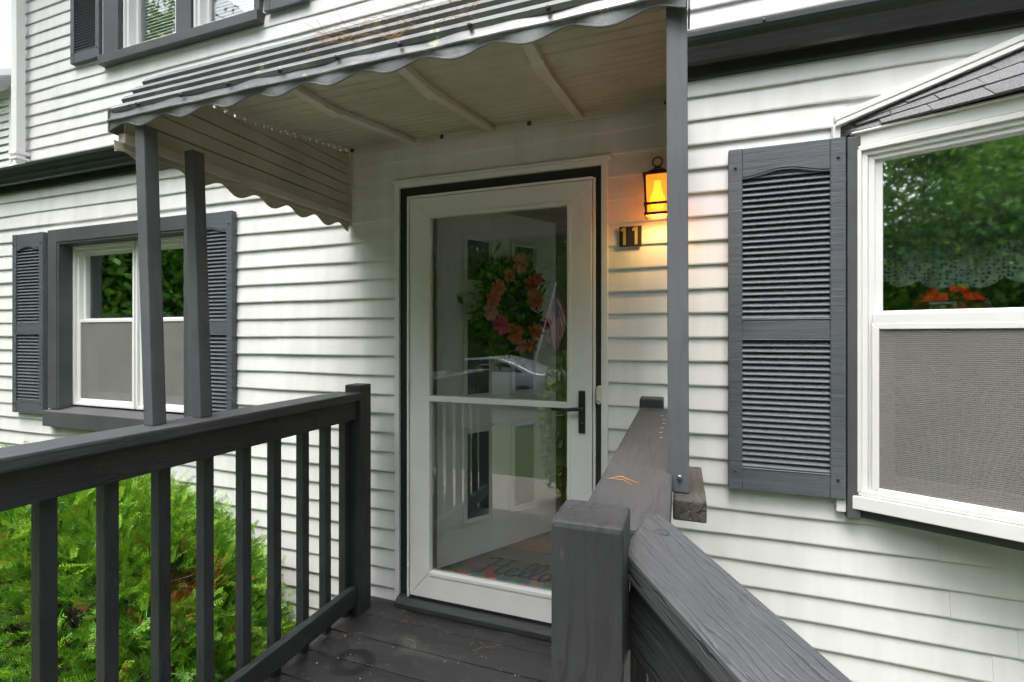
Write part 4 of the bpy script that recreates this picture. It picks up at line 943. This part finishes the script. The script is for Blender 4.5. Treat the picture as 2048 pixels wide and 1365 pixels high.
# ------------------------------------------------------------------ yew bush
def yew():
    root = thing('yew_bush', 'dense bright green yew bush behind the left railing', 'bush', (-2.7, -.85, GROUND))
    c = np.array([-2.70, -.76, -1.50]); rad = np.array([1.18, .70, .86])
    lobes = [(rng.normal(size=3), rng.uniform(.03, .14), rng.uniform(3, 8)) for _ in range(26)]
    def surf(d):
        s = np.ones(len(d))
        for (v, a, p) in lobes:
            v = v / np.linalg.norm(v); s += a * np.clip((d @ v - .72) / .28, 0, 1) ** 2
        return s * .93
    N = 33000
    d = rng.normal(size=(N, 3)); d /= np.linalg.norm(d, axis=1, keepdims=True); d[:, 2] = np.where(d[:, 2] < -.75, -d[:, 2], d[:, 2])
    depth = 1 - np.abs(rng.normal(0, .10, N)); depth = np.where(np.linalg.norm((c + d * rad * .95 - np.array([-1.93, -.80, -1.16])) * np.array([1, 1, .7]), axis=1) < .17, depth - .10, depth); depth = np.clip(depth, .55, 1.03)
    wisp = rng.random(N) < .03; depth = np.where(wisp, 1 + rng.uniform(.02, .09, N), depth)
    P0 = c + d * rad * (surf(d) * depth)[:, None]
    keep = (P0[:, 1] < -.03) & (P0[:, 0] < -1.625 + .0) & (P0[:, 2] > GROUND + .02)
    P0, d, depth = P0[keep], d[keep], depth[keep]; N = len(P0)
    out_ = d / rad; out_ /= np.linalg.norm(out_, axis=1, keepdims=True)
    dirn = out_ + rng.normal(0, .55, (N, 3)) + np.array([0, 0, .25]); dirn /= np.linalg.norm(dirn, axis=1, keepdims=True)
    L = rng.uniform(.045, .10, N)
    side = np.cross(dirn, out_ + rng.normal(0, .5, (N, 3))); side /= np.linalg.norm(side, axis=1, keepdims=True)
    up = np.cross(side, dirn)
    # tones: young shoots light, inner shoots dark, a patch of dead brown shoots
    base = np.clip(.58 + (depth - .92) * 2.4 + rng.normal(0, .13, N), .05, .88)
    dead_c = np.array([-1.93, -.78, -1.10]); dd = np.linalg.norm((P0 - dead_c) * np.array([1, 1, .8]), axis=1)
    dead = (rng.random(N) < np.clip(.95 - dd / .20, 0, .75)) | (rng.random(N) < .02)
    base = np.where(dead, rng.uniform(.93, 1, N), base)
    V, T = [], []
    K = 11
    for k in range(K):
        t = (k + .5) / K; nl = .0175 * (1 - .5 * abs(t - .35))
        for sgn in (-1, 1):
            root_ = P0 + dirn * (L * t)[:, None]
            nd = dirn * .55 + side * sgn + up * rng.normal(.12, .22, (N, 1)); nd /= np.linalg.norm(nd, axis=1, keepdims=True)
            wv_ = np.cross(nd, up); wv_ /= np.linalg.norm(wv_, axis=1, keepdims=True); hw = .0021
            ln = nl * rng.uniform(.8, 1.2, (N, 1))
            q = np.stack([root_ - wv_ * hw * .6, root_ + nd * ln * .5 - wv_ * hw, root_ + nd * ln, root_ + nd * ln * .5 + wv_ * hw], 1)
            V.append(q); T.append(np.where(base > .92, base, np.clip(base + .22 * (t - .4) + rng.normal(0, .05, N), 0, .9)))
    wv_ = side * .0013
    V.append(np.stack([P0 - wv_ - dirn * .03, P0 + wv_ - dirn * .03, P0 + dirn * L[:, None] + wv_ * .4, P0 + dirn * L[:, None] - wv_ * .4], 1)); T.append(base * .9)
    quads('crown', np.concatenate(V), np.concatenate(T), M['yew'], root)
    # woody stems
    mb = MB(); rn = random.Random(4)
    for k in range(70):
        a = rn.uniform(0, 2 * math.pi); e = rn.uniform(.1, 1.3); dv = Vector((math.cos(a) * math.cos(e) * rad[0], math.sin(a) * math.cos(e) * rad[1], math.sin(e) * rad[2])) * .84
        b = Vector((c[0] + rn.uniform(-.5, .5), c[1] + rn.uniform(-.2, .2), GROUND)); tip = Vector(c) + dv; tip.x = min(tip.x, -1.68); tip.y = min(tip.y, -.08)
        mid = (b + tip) / 2 + Vector((rn.uniform(-.1, .1), rn.uniform(-.1, .1), rn.uniform(-.05, .15)))
        mb.tube([b, mid, tip], [.016, .009, .003], 5)
    for k in range(16):
        b = Vector((-1.95, -.80, -1.22)) + Vector((rn.uniform(-.08, .05), rn.uniform(-.1, .1), rn.uniform(-.25, .2)))
        tip = b + Vector((rn.uniform(.05, .2), rn.uniform(-.12, .12), rn.uniform(-.05, .2))); mb.tube([b, (b + tip) / 2 + Vector((0, rn.uniform(-.02, .02), .02)), tip], [.004, .003, .0015], 5)
    mb.build('stems', M['bark'], root)
yew()

# ------------------------------------------------------------------ litter on deck and awning
def litter(name, label, pts_fn, count, mat, seed, ln=(.03, .07)):
    rn = random.Random(seed); mb = MB()
    for k in range(count):
        p = Vector(pts_fn(rn)); a = rn.uniform(0, 2 * math.pi); L = rn.uniform(*ln); u = Vector((math.cos(a), math.sin(a), 0)); b = Vector((-u.y, u.x, 0)) * rn.uniform(-.3, .3)
        mb.tube([p - u * L / 2, p + b * L * .5 + Vector((0, 0, .001)), p + u * L / 2], .00045, 4, cap=False)
    o = mb.build(name, mat); o['kind'] = 'stuff'; o['label'] = label; o['category'] = 'debris'; return o
cl = [(-1.20, -.16), (-1.16, -.155), (-.86, -.20), (-.80, -.22), (-1.33, -.17), (-1.12, -.30), (-1.42, -.36)]
litter('pine_needles', 'dry orange pine needles scattered on the black deck boards', lambda rn: (lambda c_: (c_[0] + rn.gauss(0, .035), c_[1] + rn.gauss(0, .02), DECK + .004))(rn.choice(cl)), 40, M['needle'], 1, (.012, .04))
def crumbs():
    rn = random.Random(9); mb = MB()
    for k in range(260):
        x, y = rn.uniform(-1.48, -.15), rn.uniform(-1.3, -.09); s = rn.choice((.0012, .0015, .002, .0032)); z = DECK + .0015
        mb.add([(x - s, y - s * .7, z), (x + s, y - s, z), (x + s * .7, y + s, z), (x - s, y + s * .8, z), (x, y, z + s)], [(0, 1, 4), (1, 2, 4), (2, 3, 4), (3, 0, 4)])
    o = mb.build('deck_crumbs', M['chip']); o['kind'] = 'stuff'; o['label'] = 'pale crumbs of leaf litter on the black deck boards'; o['category'] = 'debris'
crumbs()
litter('awning_needles', 'dry pine needles caught on the awning ridges', lambda rn: (lambda t: (rn.uniform(-.95, -.45) , -1.155 + t * .125, .735 + t * .18))(rn.choice((.05, .30, .33, .58, .6))), 70, M['needle'], 3, (.05, .13))
mb = MB(); mb.tube([(-.135, -1.225, RT + .002), (-.11, -1.215, RT + .006), (-.075, -1.238, RT + .003)], [.0003, .0010, .0003], 6)
mb.tube([(-.130, -1.223, RT + .002), (-.105, -1.225, RT + .003), (-.085, -1.250, RT + .002)], [.0003, .0007, .0003], 6)
tag(mb.build('fallen_leaf', plain('orange_dry_leaf', (.48, .20, .05), .6)), 'small curled orange dry leaf on the right hand rail', 'leaf')

# ------------------------------------------------------------------ neighbour's house, left of the corner
ng = thing('neighbour_house', 'pale sided house glimpsed beyond the upper left corner', 'house', (-14, 5, GROUND))
nx, ny = -11.44, 3.0
MB().box(nx - 9, nx, ny + .1, ny + 8, GROUND, 4.55).build('wall', M['white_siding_far'], ng)
for k in range(44):
    MB().prism([(ny + .1, GROUND + .4 + k * .14), (ny + .06, GROUND + .4 + k * .14), (ny + .09, GROUND + .54 + k * .14), (ny + .1, GROUND + .54 + k * .14)], 'x', nx - 8.9, nx - .14).build('siding_board', M['siding'], ng)
MB().box(nx - .14, nx + .02, ny + .03, ny + 8, GROUND, 4.55).build('corner_board', M['trim'], ng)
MB().prism([(ny - .3, 4.50), (ny + 4, 7.0), (ny + 8.4, 4.5), (ny + 8.4, 4.62), (ny + 4, 7.15), (ny - .3, 4.62)], 'x', nx - 9.2, nx + .25).build('roof', M['trim'], ng)

# ------------------------------------------------------------------ across the road: trees, house, car (mirrored in the glass)
def tree_mesh(seed, H, cr, nleaf, lsz):
    rn = np.random.default_rng(seed); r2 = random.Random(seed)
    mb = MB(); mb.tube([(0, 0, -.3), (.05, 0, H * .2), (-.05, .06, H * .45), (.05, 0, H * .7)], [.24, .19, .14, .06], 10)
    tips = []
    for k in range(16):
        a = r2.uniform(0, 2 * math.pi); z0 = H * r2.uniform(.12, .6); e = Vector((math.cos(a) * cr * r2.uniform(.5, .85), math.sin(a) * cr * r2.uniform(.5, .85), z0 + H * r2.uniform(.08, .3)))
        mb.tube([(0, 0, z0), Vector((e.x * .5, e.y * .5, (z0 + e.z) / 2 + .15)), e], [.08, .05, .015], 6); tips.append(e)
    for k in range(22):
        a = r2.uniform(0, 2 * math.pi); zz = H * r2.uniform(.12, .97); rr = cr * math.sqrt(max(.05, 1 - ((zz / H - .5) / .58) ** 2)) * r2.uniform(.45, .95)
        tips.append(Vector((math.cos(a) * rr, math.sin(a) * rr, zz)))
    tp = np.array([tuple(t) for t in tips]); idx = rn.integers(0, len(tp), nleaf)
    cen = tp[idx] + rn.normal(0, 1, (nleaf, 3)) * np.array([.62, .62, .42]) * cr * .42
    ht = rn.random(len(tp))
    tone = np.clip(.25 + .45 * ht[idx] + rn.normal(0, .15, nleaf), 0, 1)
    global rng
    me = leaf_cloud('crown', cen, rn.uniform(.6, 1.3, nleaf) * lsz, tone, M['leaf'], 'mesh')
    return mb.mesh('trunk', M['bark'], smooth=True), me
kinds = [tree_mesh(1, 10.5, 3.3, 36000, .22), tree_mesh(2, 9.2, 3.4, 34000, .21), tree_mesh(3, 12.5, 3.8, 42000, .25)]
TREES = [(-15.0, -4.2, 0, 'maple nearest the left windows'), (-17.5, -8.6, 2, 'tall tree left of the parked car'), (-13.0, -7.2, 1, 'broad tree by the road at left'), (-10.2, -16.8, 2, 'tree left of the house across the road'),
         (-1.2, -17.4, 1, 'tree right of the house across the road'), (-4.6, -18.8, 0, 'tree before the gable across the road'), (2.4, -16.6, 2, 'tallest tree across the road, behind the steps'), (6.6, -16.8, 0, 'tree across the road at right'), (-19.5, -14.5, 1, 'farthest tree at the left road side'), (-20.5, -1.0, 2, 'tree at the far left of the lawn'),
         (-2.8, -25.0, 2, 'tree in the back row, right of the gable'), (3.5, -23.5, 2, 'tree in the back row behind the steps'), (-17.0, -24.0, 2, 'tree in the back row, left of the gable'), (-25.0, -8.0, 2, 'tree in the back row at far left'), (-9.0, -31.5, 2, 'tree rising behind the gable roof'), (9.5, -22.0, 2, 'tree in the back row at right'),
         (12.5, -2.5, 2, 'tree added beyond the right end of the house to block low sky'), (11.5, -8.6, 0, 'tree added by the road at far right to block low sky'), (15.5, -14.0, 1, 'tree added across the road at far right to block low sky'), (10.5, -13.8, 1, 'tree added at the bend of the road, right, to block low sky')]  # last four are unseen trees added to block low sky light from the right
for (x, y, k, lab) in TREES:
    t = thing('tree', 'leafy green ' + lab, 'tree', (x, y, GROUND), 'trees around the front lawn')
    link('trunk', kinds[k][0], t, (x, y, GROUND), (0, 0, x * 1.7)); link('crown', kinds[k][1], t, (x, y, GROUND), (0, 0, x * 1.7))
oh = thing('opposite_house', 'grey gabled house across the road, mirrored in the storm door', 'house', (-9.5, -24, GROUND))
gm = plain('grey_house_siding', (.30, .28, .26), .8)
MB().box(-14, -6, -28, -22, GROUND, 1.4).build('wall', gm, oh)
MB().prism([(-14.4, 1.35), (-10, 4.3), (-5.6, 1.35), (-5.6, 1.55), (-10, 4.55), (-14.4, 1.55)], 'y', -28.4, -21.6).build('roof', M['asphalt'], oh)
MB().prism([(-14, 1.4), (-6, 1.4), (-10, 4.25)], 'y', -27.9, -22.05).build('gable', gm, oh)
for wx in (-12.6, -8.6): MB().box(wx, wx + 1.2, -22.02, -21.9, -.9, .5).build('window', M['trim'], oh)
for s in (-1, 1): MB().prism([(-10, 4.35), (-10 + s * 4.5, 1.32), (-10 + s * 4.5, 1.1), (-10, 4.1)], 'y', -21.62, -21.55).build('barge_board', M['trim'], oh)
# car
car = thing('parked_car', 'silver sedan parked on the road, mirrored in the storm door', 'car', (-5.4, -11.4, GROUND))
cm, n_, l_, b_ = new_mat('silver_car_paint'); b_.inputs['Base Color'].default_value = (.36, .39, .42, 1); b_.inputs['Metallic'].default_value = .3; b_.inputs['Roughness'].default_value = .25
side = [(-2.2, .35), (-2.25, .6), (-2.15, .85), (-1.5, .93), (-1.1, .98), (-.55, 1.35), (.45, 1.42), (1.05, 1.25), (1.65, 1.0), (2.1, .95), (2.25, .75), (2.2, .35)]
vs, fs = [], []
for k, (x, z) in enumerate(side):
    hw = .88 if z < 1.0 else .88 - (z - 1.0) * .55
    vs += [(x, -hw, z), (x, hw, z)]
n = len(side)
fs = [(2 * k, 2 * ((k + 1) % n), 2 * ((k + 1) % n) + 1, 2 * k + 1) for k in range(n)] + [tuple(2 * k for k in range(n)), tuple(2 * k + 1 for k in range(n))[::-1]]
MB().add(vs, fs).build('body', cm, car, (-5.4, -11.4, GROUND), (0, 0, R(4)), bevel=.05, seg=3, smooth=True)
wg = plain('dark_car_glass', (.03, .04, .045), .08)
for s in (-1, 1):
    MB().prism([(-.98, 1.0), (-.52, 1.30), (.02, 1.34), (.02, 1.0)], 'y', s * .80, s * .872).prism([(.08, 1.0), (.08, 1.34), (.45, 1.35), (1.0, 1.2), (1.35, 1.02)], 'y', s * .80, s * .872).build('window', wg, car, (-5.4, -11.4, GROUND), (0, 0, R(4)))
    for wx in (-1.4, 1.4): MB().lathe([(.0, -.11), (.2, -.10), (.31, -.10), (.33, -.06), (.33, .06), (.31, .10), (.2, .10), (.0, .11)], 20, (wx, s * .80, .33), axis='y').build('wheel', M['rubber'], car, (-5.4, -11.4, GROUND), (0, 0, R(4)))
# flag in a tall shrub by the walk
sh = thing('garden_shrub', 'tall narrow leafy shrub behind the small flag, mirrored in the storm door', 'shrub', (-1.36, -3.62, GROUND))
n = 1600; cc = rng.normal(size=(n, 3)); cc /= np.linalg.norm(cc, axis=1, keepdims=True); cc = cc * (rng.random((n, 1)) ** .4) * np.array([.30, .30, .92]) + np.array([-1.36, -3.62, -1.12])
leaf_cloud('leaves', cc - 0, rng.uniform(.05, .10, n), rng.uniform(.1, 1, n), M['leaf'], None).parent = None
lv = [o for o in C.objects if o.name.startswith('leaves') and o.parent is None][0]; lv.parent = sh; lv.location = -WT[sh.name]
MB().tube([(-1.36, -3.62, GROUND - .05), (-1.35, -3.62, -1.2), (-1.37, -3.61, -.4)], [.03, .02, .008], 6).build('stem', M['bark'], sh)
fg = thing('flag', 'small stars and stripes flag on a white stick, mirrored in the storm door', 'flag', (-1.45, -3.02, -.25))
p0, p1 = Vector((-1.57, -3.02, -.40)), Vector((-1.29, -3.02, .56))
MB().tube([p0, p1], .010, 8).lathe([(0, -.015), (.013, 0), (0, .015)], 8, tuple(p1)).build('stick', M['white'], fg)
fr_, fw_, fb_ = plain('flag_red', (.45, .03, .04), .8), plain('flag_white', (.75, .75, .75), .8), plain('flag_blue', (.03, .05, .18), .8)
ax = (p0 - p1).normalized(); hx = Vector((.35, .0, -.94)).normalized()
for k in range(13):
    vs = []
    for j in range(9):
        t = j / 8
        for e in (0, 1):
            q = p1 + ax * (.03 + (k + e) * .028 * 1.0) + hx * t * .42 + Vector((.0, .03 * math.sin(t * 9 + k * .1), 0)) - Vector((.06 * t * (k / 13), 0, 0)); vs.append(tuple(q))
    MB().add(vs, [(2 * j, 2 * j + 1, 2 * j + 3, 2 * j + 2) for j in range(8)]).build('stripe', fr_ if k % 2 == 0 else fw_, fg)
vs = []
for j in range(5):
    t = j / 8
    for e in (0, 7): vs.append(tuple(p1 + ax * (.03 + e * .028) + hx * t * .36 + Vector((0, .03 * math.sin(t * 9) + .004, 0))))
MB().add(vs, [(2 * j, 2 * j + 1, 2 * j + 3, 2 * j + 2) for j in range(4)]).build('canton', fb_, fg)
